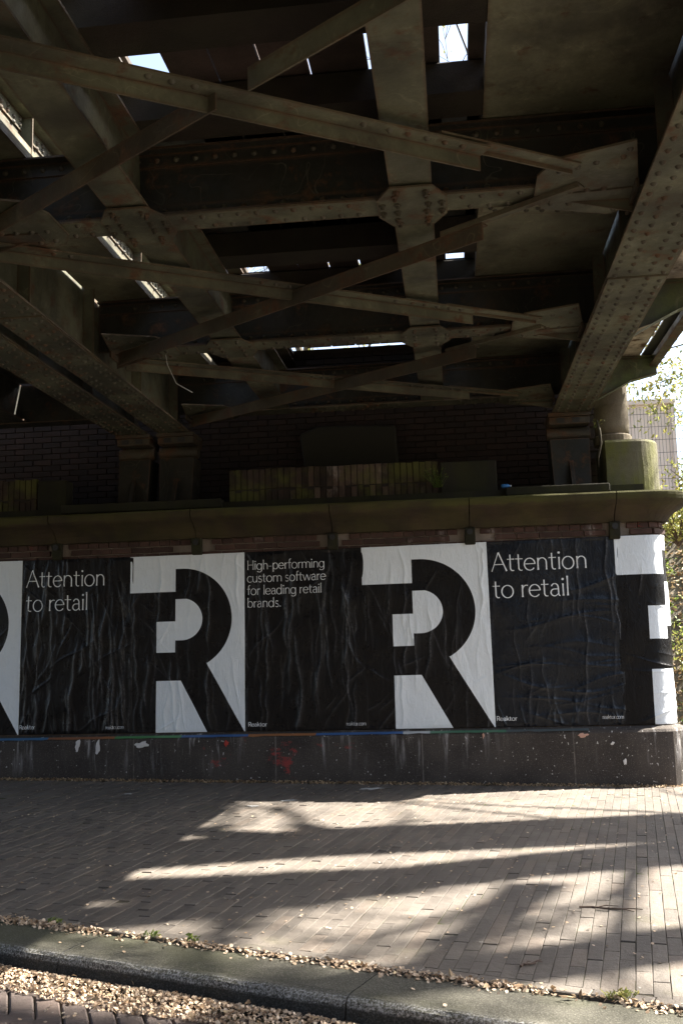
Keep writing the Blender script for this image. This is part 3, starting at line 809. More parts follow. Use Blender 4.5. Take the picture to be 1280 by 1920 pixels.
for i in range(65): mb.box(5.79, 6.04, YN+i*.2, YN+i*.2+.02, 4.072, 4.085)
mb.build('walkway_grating', M['grating'], br)
mb = MB(); mb.box(6.26, 6.36, YN, .55, 4.036, 4.05); mb.build('walkway_board', M['grating'], br)
mb = MB(); mb.box(6.402, 6.416, YN, .60, 3.93, 4.14); mb.box(6.33, 6.402, YN, .60, 3.93, 3.944); mb.build('edge_beam', M['steel_brown'], br)
for i in range(9):
    mb = MB(); mb.tube([(6.425, -11.6+i*1.5, 4.0), (6.425, -11.6+i*1.5, 5.05)], .016, 6); mb.build('railing_post', M['steel'], br)
mb = MB(); mb.tube([(6.425, YN, 5.03), (6.425, .6, 5.03)], .016, 6); mb.tube([(6.425, YN, 4.6), (6.425, .6, 4.6)], .012, 6); mb.build('handrail', M['steel'], br)
# bearings
def bearing(xc, parent, w_):
    mb = MB(); h = w_/2; yc = .58
    mb.box(xc-h-.01, xc+h+.01, yc-.20, yc+.2, 3.50, 3.539); mb.box(xc-h, xc+h, yc-.17, yc+.2, 3.425, 3.50)
    b = mb.build('bearing', M['steel_rusty'], parent, bevel=.006)
    for q in (-.09, .06):
        mb = MB(); mb.box(xc+q-.032, xc+q+.042, yc-.176, yc-.160, 3.44, 3.488); mb.build('pocket', M['grating'], b)
    mb = MB(); mb.tube([(xc-h-.015, yc, 3.355), (xc+h+.015, yc, 3.355)], .068, 20); mb.build('roller', M['steel_rusty'], b, smooth=False)
    mb = MB(); mb.prism([(xc-h+.005, yc-.11, 3.285), (xc+h-.005, yc-.11, 3.285), (xc+h-.02, yc-.19, 2.72), (xc-h+.02, yc-.19, 2.72)], (0, .30, 0)); mb.build('shoe', M['steel_dark'], b)
    mb = MB(); mb.prism([(xc-.02, yc-.11, 3.12), (xc-.02, yc-.32, 2.72), (xc-.02, yc-.19, 2.72)], (.04, 0, 0)); mb.build('rib', M['steel_dark'], b)
bearing(5.545, br, .40); bearing(1.49, br, .38)
# the neighbouring span on the left
b2 = thing('railway_bridge', 'second dark steel railway bridge running alongside at the far left', 'bridge', (-.9, .5, 2.72))
g2 = main_girder(1.015, .35, b2, False, -1); main_girder(-3.0, .35, b2, False, 1)
bearing(1.035, b2, .35); bearing(-3.0, b2, .35)
for Y in STR_Y:
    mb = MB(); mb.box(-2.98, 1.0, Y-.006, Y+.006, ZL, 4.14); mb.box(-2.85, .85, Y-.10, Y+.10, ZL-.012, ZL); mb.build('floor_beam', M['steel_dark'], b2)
for xc in (-1.8, -.22):
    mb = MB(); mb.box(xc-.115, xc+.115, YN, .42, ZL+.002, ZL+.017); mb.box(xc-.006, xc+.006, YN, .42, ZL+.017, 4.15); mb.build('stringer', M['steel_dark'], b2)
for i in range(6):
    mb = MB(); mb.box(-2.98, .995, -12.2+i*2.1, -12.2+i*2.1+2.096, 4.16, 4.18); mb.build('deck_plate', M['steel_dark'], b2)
# ================================================================== posters
PW, PH = 1.16, 1.73
def poster_mat(name, kind, gloss=False):
    s = NB(name); uv = s.n('ShaderNodeUVMap'); uv.uv_map = 'sheet'; x, y, _ = s.xyz(uv.outputs[0])
    gt = lambda a, b: s.math('GREATER_THAN', a, b); lt = lambda a, b: s.math('LESS_THAN', a, b)
    def AND(*a):
        r = a[0]
        for q in a[1:]: r = s.math('MULTIPLY', r, q)
        return r
    def OR(*a):
        r = a[0]
        for q in a[1:]: r = s.math('MAXIMUM', r, q)
        return r
    paper = s.mix(s.noise(60, 4, .6), (.78, .83, .86), (.73, .78, .81))
    ink = s.mix(s.noise(3, 5, .6), (.004, .004, .0047), (.007, .007, .008)) if not gloss else s.mix(s.noise(3, 5, .6), (.0035, .005, .008), (.007, .011, .018))  # glossy sheet: blue sky sheen tinted into its ink
    if kind == 'R':
        dx = s.math('SUBTRACT', x, .5314); dy = s.math('SUBTRACT', y, .637)
        dist = s.math('SQRT', s.math('ADD', s.math('MULTIPLY', dx, dx), s.math('MULTIPLY', dy, dy)))
        w1 = AND(lt(x, .464), lt(y, .363))
        w2a = AND(gt(x, .463), lt(y, .137))
        w2b = AND(gt(x, .5314), gt(dist, .5), lt(y, 1.067))
        legr = s.math('ADD', .777, s.math('MULTIPLY', s.math('SUBTRACT', y, 1.067), .5654))
        w2c = AND(gt(y, 1.0669), gt(x, legr))
        w3 = AND(gt(x, .464), gt(y, .437), lt(y, .842), OR(lt(x, .5314), lt(dist, .205)))
        w4 = AND(gt(x, .275), lt(x, .4641), gt(y, .655), lt(y, .958))
        legl = s.math('ADD', .523, s.math('MULTIPLY', s.math('SUBTRACT', y, 1.233), .5325))
        w5 = AND(gt(y, 1.233), gt(x, .275), lt(x, legl))
        c = s.mix(OR(w1, w2a, w2b, w2c, w3, w4, w5), ink, paper)
    else: c = ink
    wa = s.n('ShaderNodeAttribute', attribute_name='crease_highlight'); c = s.mix(s.math('MULTIPLY', wa.outputs['Fac'], s.step(s.noise(45, 4, .7), .25, .65)), c, s.mix(.5, c, (.30, .30, .31), 'ADD'))  # crease highlights painted in as lighter ink along the ridges
    grime = s.step(s.noise(1.6, 5, .6, v=s.vec((1, 1, .5))), .5, .8)
    c = s.mix(s.math('MULTIPLY', grime, .06), c, (.20, .19, .17))
    nb = s.bump(s.math('ADD', s.math('MULTIPLY', s.noise(14, 5, .65, v=s.vec((1.6, 1, .55)), dist=.8), 1.0), s.math('MULTIPLY', s.noise(160, 3), .12)), .6, .012)
    return s.out(c, s.step(s.noise(7, 4), .3, .7, .24 if not gloss else .17, .36 if not gloss else .30), 0, .22 if not gloss else .32)
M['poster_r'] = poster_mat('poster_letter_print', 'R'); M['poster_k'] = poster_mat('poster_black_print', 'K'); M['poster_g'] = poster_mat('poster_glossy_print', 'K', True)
s_ = NB('poster_white_ink'); M['ink_white'] = s_.out((.80, .82, .83), .45, 0, .3)

def crease_field(NU, NV, seed, nv=26, amp=.006, nd=8, ripple=0.0, lowfold=0.0):
    r = np.random.default_rng(seed)
    U, V = np.meshgrid(np.linspace(0, PW, NU), np.linspace(0, PH, NV)); H = np.zeros_like(U); S = np.zeros_like(U)
    for i in range(nv):                                      # long wandering vertical creases
        x0 = r.uniform(.02, PW-.02); v0 = r.uniform(-.3, PH*.8); ln = r.uniform(.25, 1.3); a = amp*r.uniform(.25, 1.0)*r.choice([1, 1, 1, -.6]); wdt = r.uniform(.006, .014)
        xc = x0+.022*np.sin(V*r.uniform(2, 7)+r.uniform(0, 6))+.008*np.sin(V*r.uniform(12, 26)+r.uniform(0, 6))+r.uniform(-.08, .08)*(V-v0)
        t = (V-v0)/ln; env = np.clip(np.minimum(t, 1-t)*5, 0, 1)
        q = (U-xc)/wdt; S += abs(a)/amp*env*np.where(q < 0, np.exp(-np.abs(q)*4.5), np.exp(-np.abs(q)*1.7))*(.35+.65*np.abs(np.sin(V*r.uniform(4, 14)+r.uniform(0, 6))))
        H += a*env*np.where(q < 0, np.exp(-np.abs(q)*1.0), np.exp(-np.abs(q)*.38))
    for i in range(nd):                                      # shorter slanting folds
        x0, v0 = r.uniform(0, PW), r.uniform(0, PH); an = r.uniform(.35, 1.1)*r.choice([-1, 1]); ln = r.uniform(.12, .4)
        d = (U-x0)*math.cos(an)-(V-v0)*math.sin(an); t = (U-x0)*math.sin(an)+(V-v0)*math.cos(an)
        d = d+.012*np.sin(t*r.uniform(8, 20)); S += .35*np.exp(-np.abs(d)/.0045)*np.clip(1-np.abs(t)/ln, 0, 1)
        H += amp*r.uniform(.3, .8)*np.exp(-np.abs(d)/.009)*np.clip(1-np.abs(t)/ln, 0, 1)
    for i in range(int(ripple*34)):                          # sideways sagging ripples in the lower half
        v0 = PH*r.beta(4, 1.5); x0 = r.uniform(.1, PW); ln = r.uniform(.15, .5)
        d = V-v0-.04*np.sin((U-x0)*r.uniform(3, 7)+r.uniform(0, 6))+r.uniform(-.25, .25)*(U-x0)
        H += amp*r.uniform(.4, 1.3)*np.exp(-np.abs(d)/r.uniform(.009, .022))*np.clip(1.2-np.abs(U-x0)/ln, 0, 1)
    if lowfold:
        for i in range(14):
            x0 = r.uniform(0, PW); H += amp*lowfold*np.exp(-np.abs(U-x0-.4*(V-PH)*r.uniform(-1, 1))/.012)*np.clip((V-PH+.35)/.3, 0, 1)
    for k in range(5):                                       # paste bubbles
        fx, fy = r.uniform(3, 16), r.uniform(2, 9); H += .0013*np.sin(U*fx+r.uniform(0, 6)+1.5*np.sin(V*fy))*np.sin(V*fy+r.uniform(0, 6))
    edge = np.clip(np.minimum(np.minimum(U, PW-U), np.minimum(V, PH-V))/.03, .15, 1)
    H *= edge*1.7
    return H - H.min()*.5, np.clip(S, 0, 1)
class Sheet:
    def __init__(s, corners, base, H):
        s.c = corners; s.base = base; s.H = H
    def h(s, u, v):
        NV, NU = s.H.shape; a = min(max(u/PW, 0), 1)*(NU-1); b = min(max(v/PH, 0), 1)*(NV-1)
        i, j = min(int(a), NU-2), min(int(b), NV-2); a -= i; b -= j
        return (s.H[j, i]*(1-a)+s.H[j, i+1]*a)*(1-b)+(s.H[j+1, i]*(1-a)+s.H[j+1, i+1]*a)*b
    def pos(s, u, v, d=0.0):
        a, b = u/PW, v/PH; (s0, z0), (s1, z1), (s2, z2), (s3, z3) = s.c    # tl, tr, br, bl
        sv = (s0*(1-a)+s1*a)*(1-b)+(s3*(1-a)+s2*a)*b; z = (z0*(1-a)+z1*a)*(1-b)+(z3*(1-a)+z2*a)*b
        return wp(sv, s.base+s.h(u, v)+d, z)
def poster(label, corners, base, mat, seed, group, **kw):
    NU, NV = 220, 330
    H, S = crease_field(NU, NV, seed, **kw); sh = Sheet(corners, base, H); mb = MB()
    for j in range(NV):
        for i in range(NU): mb.v.append(sh.pos(PW*i/(NU-1), PH*j/(NV-1)))
    for j in range(NV-1):
        for i in range(NU-1): a = j*NU+i; mb.f.append((a, a+NU, a+NU+1, a+1))
    nf = len(mb.f)
    rim = [i for i in range(NU)]+[j*NU+NU-1 for j in range(1, NV)]+[(NV-1)*NU+i for i in range(NU-2, -1, -1)]+[j*NU for j in range(NV-2, 0, -1)]
    k = len(mb.v)                                            # turned-in edge: the sheet has thickness and lies against the wall
    for q in rim:
        j, i = divmod(q, NU); u, v = PW*i/(NU-1), PH*j/(NV-1); mb.v.append(sh.pos(u, v, -sh.h(u, v)-sh.base+.0005))
    n = len(rim)
    for q in range(n): mb.f.append((rim[q], rim[(q+1) % n], k+(q+1) % n, k+q))
    o = mb.build('poster', mat, None, smooth=True)
    at = o.data.attributes.new('crease_highlight', 'FLOAT', 'POINT'); at.data.foreach_set('value', np.concatenate([S.ravel(), np.zeros(n)]).astype(np.float32))
    uvl = o.data.uv_layers.new(name='sheet'); vi = np.zeros(len(o.data.loops), int); o.data.loops.foreach_get('vertex_index', vi)
    uvv = np.array([(PW*i/(NU-1), PH*j/(NV-1)) for j in range(NV) for i in range(NU)]+[(PW*(q % NU)/(NU-1), PH*(q//NU)/(NV-1)) for q in rim])
    uvl.data.foreach_set('uv', uvv[vi].ravel().astype(np.float32))
    tag(o, label, 'poster', group); return o, sh

# ---- stroke lettering ------------------------------------------------------
T, t_ = .068, .040
def ln(x0, y0, x1, y1, w=T, flare=0.0, n=7):
    out = []
    for i in range(n):
        q = i/(n-1); e = max(0, 1-min(q, 1-q)*7); out.append((x0+(x1-x0)*q, y0+(y1-y0)*q, w*(1+flare*e)))
    return out
def arc(cx, cy, rx, ry, a0, a1, n=18, wt=T, wn=t_):
    out = []
    for i in range(n):
        a = math.radians(a0+(a1-a0)*i/(n-1)); out.append((cx+rx*math.cos(a), cy+ry*math.sin(a), wn+(wt-wn)*abs(math.cos(a))))
    return out
def dot(x, y, r): return [(x, y-r*.9, r*.9), (x, y-r*.5, r*1.75), (x, y, r*2.05), (x, y+r*.5, r*1.75), (x, y+r*.9, r*.9)]
FL = .45
def arch(x): return [ln(x, 0, x, .63, T, FL), arc(x+.215, .39, .215, .235, 172, 0)+ln(x+.43, .37, x+.43, 0, T, FL)[1:]]
GL = {
 'A': (.82, [ln(.02, 0, .39, 1.0, t_, .3), ln(.39, 1.0, .79, 0, T, .3), ln(.15, .36, .65, .36, t_)]),
 't': (.43, [ln(.17, .86, .17, .16, T)+arc(.29, .15, .12, .145, 185, 300, 8)[1:], ln(.01, .615, .38, .615, t_, .3)]),
 'e': (.63, [arc(.31, .315, .275, .315, 2, 322, 26), ln(.05, .335, .585, .335, t_)]),
 'n': (.66, arch(.11)), 'm': (1.06, arch(.11)+arch(.54)[1:]),
 'i': (.23, [ln(.11, 0, .11, .63, T, FL), dot(.11, .86, .062)]),
 'o': (.69, [arc(.335, .315, .29, .325, 0, 360, 32)]),
 'r': (.42, [ln(.11, 0, .11, .63, T, FL), arc(.32, .36, .21, .25, 175, 70, 10)]),
 'a': (.58, [arc(.27, .44, .175, .20, 160, 5, 12)+ln(.445, .44, .455, .08, T)[1:]+[(.48, .02, .05), (.53, .01, .045)], [(.445, .36, t_)]+arc(.25, .18, .185, .18, 85, 285, 16)+[(.38, .06, t_), (.44, .13, t_)]]),
 'l': (.23, [ln(.11, 0, .11, 1.02, T, FL)]),
 'H': (.86, [ln(.12, 0, .12, .98, T, FL), ln(.73, 0, .73, .98, T, FL), ln(.12, .5, .73, .5, t_)]),
 'h': (.66, [ln(.11, 0, .11, 1.02, T, FL)]+arch(.11)[1:]),
 'g': (.68, [arc(.31, .31, .265, .32, 0, 360, 28), ln(.575, .63, .575, -.08, T, .2)+arc(.32, -.08, .255, .2, 0, -150, 14)[1:]]),
 '-': (.44, [ln(.06, .31, .37, .31, t_)]),
 'p': (.70, [ln(.11, .63, .11, -.29, T, FL), arc(.36, .315, .265, .325, 165, -165, 26)]),
 'f': (.39, [arc(.32, .84, .15, .17, 70, 180, 10)+ln(.17, .82, .17, 0, T, .3)[1:], ln(.01, .615, .38, .615, t_, .3)]),
 'c': (.56, [arc(.33, .315, .285, .325, 45, 315, 24)]),
 'u': (.66, [ln(.11, .63, .11, .26, T, .3)+arc(.315, .24, .205, .25, 180, 350, 14)[1:], ln(.54, .63, .54, 0, T, FL)]),
 's': (.49, [arc(.25, .475, .155, .16, 35, 250, 14, t_, T)[:-1]+arc(.24, .155, .175, .165, 80, -150, 16, t_, T)]),
 'w': (.92, [ln(.02, .62, .24, 0, T), ln(.24, 0, .46, .62, t_), ln(.46, .62, .68, 0, T), ln(.68, 0, .90, .62, t_)]),
 'd': (.70, [arc(.31, .315, .265, .325, 15, 345, 26), ln(.575, 1.02, .575, 0, T, FL)]),
 'b': (.70, [ln(.11, 1.02, .11, 0, T, .3), arc(.36, .315, .265, .325, 165, -165, 26)]),
 '.': (.24, [dot(.11, .05, .06)]),
 'R': (.72, [ln(.12, 0, .12, .98, T), ln(.12, .96, .36, .96, T)+arc(.38, .71, .235, .25, 88, -88, 16, T, T)+ln(.36, .46, .12, .46, T), ln(.38, .46, .64, 0, T)]),
 'k': (.60, [ln(.11, 0, .11, 1.02, T), ln(.13, .26, .50, .63, T), ln(.27, .38, .56, 0, T)]),
 ' ': (.30, []),
}
def lettering(parent, sh, text, u, v, cap, width=None, bold=1.0, name='lettering'):
    """one line of words, each word a part"""
    adv = sum(GL[c][0] for c in text); sx = cap if width is None else width/adv; x = 0
    for wd in text.split(' '):
        a = sum(GL[c][0] for c in wd); word(parent, sh, wd, u+x*sx, v, cap, a*sx, bold, name); x += a+GL[' '][0]
def word(parent, sh, text, u, v, cap, width=None, bold=1.0, name='lettering'):
    """text with its baseline at v (metres down from the sheet's top)"""
    adv = sum(GL[c][0] for c in text); sx = cap if width is None else width/adv
    mb = MB(); x = 0
    for ch in text:
        a, strokes = GL[ch]
        for li, st in enumerate(strokes):
            pts = []
            for p, q in zip(st[:-1], st[1:]):
                k = max(1, int(math.hypot(q[0]-p[0], q[1]-p[1])*cap/.008))
                for i in range(k): f = i/k; pts.append(tuple(p[c]+(q[c]-p[c])*f for c in range(3)))
            pts.append(st[-1]); b = len(mb.v); n = len(pts); d = (.0016 if cap > .06 else .0032)+li*.00015
            for i, (px, py, w_) in enumerate(pts):
                q0, q1 = pts[max(i-1, 0)], pts[min(i+1, n-1)]; tx, ty = q1[0]-q0[0], q1[1]-q0[1]; L = math.hypot(tx, ty) or 1
                nx_, ny_ = -ty/L*w_*bold/2, tx/L*w_*bold/2
                for s__ in (-1, 1): mb.v.append(sh.pos(u+(x+px+nx_*s__)*sx, v-(py+ny_*s__)*cap, d))
            for i in range(n-1): c = b+2*i; mb.f.append((c, c+1, c+3, c+2))
        x += a
    o = mb.build(name, M['ink_white'], parent); return o

TOP = [(-1.13, 2.215), (.03, 2.21), (1.15, 2.205), (2.30, 2.21), (3.45, 2.213), (4.65, 2.222), (5.84, 2.23), (7.0, 2.235)]
BOT = [(-1.14, .492), (.015, .49), (1.13, .488), (2.285, .487), (3.44, .484), (4.66, .484), (5.83, .484), (7.0, .484)]
def corners(i, l=0, r=0): return [(TOP[i][0]-l, TOP[i][1]), (TOP[i+1][0]+r, TOP[i+1][1]), (BOT[i+1][0]+r, BOT[i+1][1]), (BOT[i][0]-l, BOT[i][1])]
G1, G2 = 'posters with the giant black letter R', 'black posters with white lettering'
KB, RB = .003, .0065
poster('white poster with part of a black R, cut off at the far left', corners(0), RB, M['poster_r'], 11, G1, nv=14, amp=.005, nd=6)
p1, sh = poster('heavily creased black poster reading Attention to retail at far left', corners(1, 0, .03), KB, M['poster_k'], 12, G2, nv=60, amp=.0085, nd=20, lowfold=1.0)
def words3(p, sh):
    lettering(p, sh, 'Attention', .045, .275, .175, .83); lettering(p, sh, 'to retail', .045, .515, .175, .655)
    lettering(p, sh, 'Reaktor', .010, 1.675, .040, .17, 1.7, 'small_lettering'); lettering(p, sh, 'reaktor.com', .905, 1.685, .036, .185, 1.25, 'small_lettering')
words3(p1, sh)
poster('whole giant letter R between the creased Attention poster and the High-performing poster', corners(2), RB, M['poster_r'], 13, G1, nv=26, amp=.006, nd=12)
p2, sh = poster('streaked black poster reading High-performing custom software for leading retail brands', corners(3, 0, .03), KB, M['poster_k'], 14, G2, nv=44, amp=.0075, nd=9)
for i, (tx, wd_) in enumerate((('High-performing', .755), ('custom software', .765), ('for leading retail', .725), ('brands.', .33))):
    lettering(p2, sh, tx, .025, .175+i*.123, .092, wd_, 1.08)
lettering(p2, sh, 'Reaktor', .030, 1.685, .041, .18, 1.7, 'small_lettering'); lettering(p2, sh, 'reaktor.com', .955, 1.690, .036, .185, 1.25, 'small_lettering')
poster('whole giant letter R directly left of the glossy bluish Attention poster', corners(4), RB, M['poster_r'], 15, G1, nv=22, amp=.006, nd=12)
p3, sh = poster('glossy bluish rippled black poster reading Attention to retail near the wall corner', corners(5, 0, .03), KB, M['poster_g'], 16, G2, nv=16, amp=.005, nd=3, ripple=.7, lowfold=1.4)
lettering(p3, sh, 'Attention', .035, .285, .18, .86); lettering(p3, sh, 'to retail', .035, .535, .18, .69)
lettering(p3, sh, 'Reaktor', .010, 1.672, .041, .185, 1.7, 'small_lettering'); lettering(p3, sh, 'reaktor.com', .945, 1.672, .036, .185, 1.25, 'small_lettering')
poster('letter R poster folded round the sunlit right corner of the wall', corners(6), RB, M['poster_r'], 17, G1, nv=16, amp=.005, nd=5, ripple=.5)
# remains of an older poster showing as a thin coloured line on the plinth
t = thing('paper_strip', 'thin multicoloured strip of an older poster under the black posters', 'paper strip', (2.3, -.01, .478))
for a, b, c in ((-.25, .35, (.05, .22, .45)), (.35, .9, (.45, .16, .05)), (.9, 1.02, (.55, .2, .05)), (1.02, 1.68, (.10, .38, .12)), (1.68, 2.33, (.04, .17, .48)), (2.33, 2.98, (.55, .17, .07)), (2.98, 3.80, (.04, .16, .46)), (3.80, 4.05, (.75, .76, .75)), (4.05, 4.75, (.08, .26, .14)), (4.75, 5.5, (.09, .12, .12))):
    key = 'strip_'+str(round(c[0]*100)); 
    if key not in M: M[key] = plain('strip_colour', tuple(.03+.6*w_ for w_ in c), .5, .2, 30)
    mb = MB(); n = max(2, int((b-a)/.05))
    for i in range(n+1):
        x = a+(b-a)*i/n; q = .003*mnoise.noise(Vector((x*9, 1, 1)))
        mb.v += [wp(x, .058+q*3, .4638+q*.2), wp(x, .088, .4520+q*.2), wp(x, .1005, .446+q*3)]
    for i in range(n): c0 = i*3; mb.f += [(c0, c0+1, c0+4, c0+3), (c0+1, c0+2, c0+5, c0+4)]
    mb.build('strip_piece', M[key], t)
# ================================================================== plants, trees, fences, background
def leaf_quads(mb, c, size, r=None, flat=.0):
    r = r or random
    a = Vector((r.gauss(0, 1), r.gauss(0, 1), r.gauss(0, 1)*(1-flat))).normalized(); b = a.orthogonal().normalized()
    b = (Matrix.Rotation(r.uniform(0, 6.28), 3, a) @ b); l = size*r.uniform(.7, 1.3); w_ = l*.42; c = Vector(c)
    n = a.cross(b)*.12*l
    mb.add([c-a*l/2, c+b*w_/2+n, c+a*l/2, c-b*w_/2+n], [(0, 1, 2, 3)])
def grow(mb, tips, p, d, L, r, depth, rr, droop=0.0, spread=.6):
    pts = [Vector(p)]; rad = [r]; d = Vector(d).normalized(); n = 4
    for i in range(n):
        d = (d+Vector((rr.gauss(0, .16), rr.gauss(0, .16), rr.gauss(0, .10)-droop))).normalized(); pts.append(pts[-1]+d*L/n); rad.append(r*(1-.5*(i+1)/n))
    mb.tube(pts, rad, 5 if r > .03 else 3, cap=False)
    if depth == 0: tips.extend([(q, d) for q in pts[1:]]); return
    k = 3 if depth > 1 else 4
    for i in range(k):
        ax = Vector((rr.gauss(0, 1), rr.gauss(0, 1), rr.gauss(0, 1))).normalized()
        nd = (d+ax*spread*rr.uniform(.7, 1.4)).normalized(); st = pts[rr.choice([2, 3, 4]) if i else 4]
        grow(mb, tips, st, nd, L*rr.uniform(.6, .82), max(.006, rad[-1]*rr.uniform(.55, .85)), depth-1, rr, droop, spread)
def tree(label, base, limbs, seed, leaf=.07, per=5, mat='spring', group=None, depth=3, droop=0.0, trunk_pts=None, trunk_r=None, fuzz=.22, forks=()):
    """tapered trunk, explicit main limbs that branch on, and leaves spread along the outer twigs"""
    rr = random.Random(seed); t = thing('tree', label, 'tree', base, group); mb = MB(); tips = []
    tp = trunk_pts or [base, (base[0], base[1], base[2]+3)]; tr = trunk_r or [.25]*len(tp)
    mb.tube([Vector(q) for q in tp], tr, 12)
    for fp, fr in forks: mb.tube(fp, fr, 10)
    for p, d, L, r, dp in limbs: grow(mb, tips, p, d, L, r, dp, rr, droop)
    mb.build('trunk', M['bark'], t, smooth=True, origin=base)
    lb = MB()
    for q, d in tips:
        for i in range(per):
            leaf_quads(lb, q+Vector((rr.gauss(0, fuzz), rr.gauss(0, fuzz), rr.gauss(0, fuzz))), leaf, rr)
    if lb.v: lb.build('crown', M[mat], t)
    return t
DH = 5.0     # the limbs stand this much higher up the sun's rays than the lowest they could
def G(x, y, h): h = h+DH; return Vector((x+h*1.011, y+h*.368, h))
TG = 'street trees beside the bridge'
B1, B2, B3, B4 = (14.0, .72, -.1), (14.3, -.05, -.1), (13.7, -2.05, -.1), (15.6, -.3, -.1)
tree('thick forked street tree standing right of the bridge', B1, [
    (G(3.9, -2.85, 5.2), (-.2, .3, 1), 2.4, .2, 3), (G(3.9, -2.85, 5.2), (.6, .5, .8), 2.2, .2, 3), (G(2.0, -3.5, 6.9), (-.5, .1, .8), 2.0, .16, 3), (G(2.0, -3.5, 6.9), (.3, -.4, .9), 2.0, .16, 3),
    (G(6.3, -1.7, 2.6), (-.35, .55, .3), 1.9, .04, 2), (G(7.0, -1.5, 1.9), (-.2, .75, .4), 1.5, .035, 2), (G(5.2, -2.0, 3.6), (-.5, .5, .3), 1.6, .035, 2)], 3, .065, 4, group=TG,
    trunk_pts=[B1, (13.95, .70, 3.0), G(7.4, -1.62, 1.5), G(5.9, -2.18, 3.0), G(4.6, -2.58, 4.3), G(3.4, -2.9, 5.5), G(2.0, -3.5, 6.9)], trunk_r=[.66, .6, .56, .54, .50, .48, .40])
tree('slimmer leaning street tree close behind the forked one', B2, [
    (G(3.0, -4.55, 6.1), (-.3, -.2, 1), 2.2, .13, 3), (G(3.4, -4.3, 5.7), (.5, -.3, .8), 2.0, .12, 3),
    (G(4.72, -4.02, 4.3), (-.10, -1.2, .42), 1.5, .15, 1), (G(4.6, -4.1, 4.4), (-.35, -1.0, .1), 1.4, .05, 2), (G(5.35, -3.5, 3.5), (-.06, -1.4, .45), 1.9, .07, 2), (G(5.1, -4.4, 4.0), (-.5, -.5, .1), .9, .03, 1), (G(4.3, -4.2, 4.8), (-.9, -.55, .1), 1.3, .03, 2), (G(4.9, -4.6, 4.2), (-.4, -.8, .2), 1.1, .03, 2), (G(5.2, -4.0, 3.8), (-.6, -1.0, .3), 1.5, .035, 2), (G(5.0, -4.4, 4.0), (-.9, -.7, .1), 1.2, .025, 2)], 5, .06, 4, group=TG,
    trunk_pts=[B2, (14.25, -.1, 3.0), G(7.3, -2.52, 1.7), G(5.6, -3.18, 3.4), G(4.75, -3.55, 4.25), G(4.1, -3.88, 4.95), G(3.0, -4.55, 6.1)], trunk_r=[.42, .40, .36, .34, .30, .30, .28], forks=[([G(4.1, -3.88, 4.95), G(3.1, -4.12, 5.9), G(2.2, -4.25, 6.7)], [.29, .29, .26]), ([G(3.4, -4.3, 5.7), G(2.8, -4.66, 6.4), G(2.1, -4.95, 7.1)], [.28, .26, .22])])
tree('single straight street tree nearest the kerb', B3, [
    (G(3.4, -5.85, 5.2), (-.1, .2, 1), 2.2, .12, 3), (G(3.9, -5.65, 4.7), (.4, -.5, .9), 1.9, .1, 3), (G(5.1, -5.2, 3.5), (-.5, .5, .1), 1.1, .03, 2)], 8, .06, 4, group=TG,
    trunk_pts=[B3, (13.65, -2.06, 3.0), G(6.9, -4.52, 1.7), G(5.2, -5.12, 3.4), G(4.5, -5.45, 4.1), G(3.4, -5.85, 5.2)], trunk_r=[.30, .28, .25, .23, .21, .15])
# a leafy low crown that shades the kerb
K4 = G(3.65, -5.70, 6.25)
tree('young street tree with a dense crown behind the straight one', B4, [
    (G(3.75, -5.60, 6.2), (-.93, .36, 0), 1.0, .04, 0), (G(3.1, -5.38, 6.25), (-.93, .36, 0), .9, .03, 0), (G(2.6, -5.18, 6.3), (-.93, .36, 0), .9, .03, 0), (G(3.6, -5.66, 6.2), (.93, -.36, 0), .9, .04, 0), (G(3.3, -5.78, 6.3), (-.93, .36, 0), 1.9, .03, 0)], 77, .075, 55, group=TG, fuzz=.10,
    trunk_pts=[B4, (15.5, -.5, 5), (K4.x+.1, K4.y+.3, 8.5), K4], trunk_r=[.17, .14, .11, .06])
BG = 'trees on the bank behind the fence'
tree('maple with sparse yellow green leaves hanging beside the pale container', (10.6, 7.2, 3.1), [
    ((10.4, 7.05, 6.3), (-1, -.25, .05), 1.7, .05, 2), ((10.4, 7.05, 6.0), (-1, -.30, -.06), 1.6, .045, 2), ((10.5, 7.1, 6.2), (-.9, .1, .6), 2.0, .06, 3), ((10.5, 7.1, 6.6), (.3, .1, 1), 2.2, .08, 3), ((10.5, 7.1, 6.4), (.8, -.2, .7), 2, .07, 3)], 21, .10, 14, group=BG, droop=.05,
    trunk_pts=[(10.6, 7.2, 2.9), (10.5, 7.15, 4.8), (10.5, 7.1, 6.6)], trunk_r=[.16, .12, .09])
tree('bare branching tree with few yellow leaves standing on the embankment behind the bridge', (5.4, 7.5, 4.0), [
    ((5.3, 7.4, 7.5), (-.3, -.6, 1), 3.0, .13, 4), ((5.3, 7.4, 7.0), (-.9, -.3, .8), 2.8, .11, 4), ((5.3, 7.4, 7.8), (.6, -.5, .9), 2.8, .11, 4), ((5.3, 7.4, 8.2), (0, .3, 1), 2.6, .1, 3), ((5.3, 7.4, 8.0), (-.12, -.85, .55), 3.4, .07, 3), ((5.3, 7.4, 7.6), (-.22, -.9, .75), 3.2, .06, 3)], 33, .06, 1, group=BG, fuzz=.12,
    trunk_pts=[(5.4, 7.5, 3.9), (5.35, 7.45, 6), (5.3, 7.4, 8.2)], trunk_r=[.26, .22, .16])
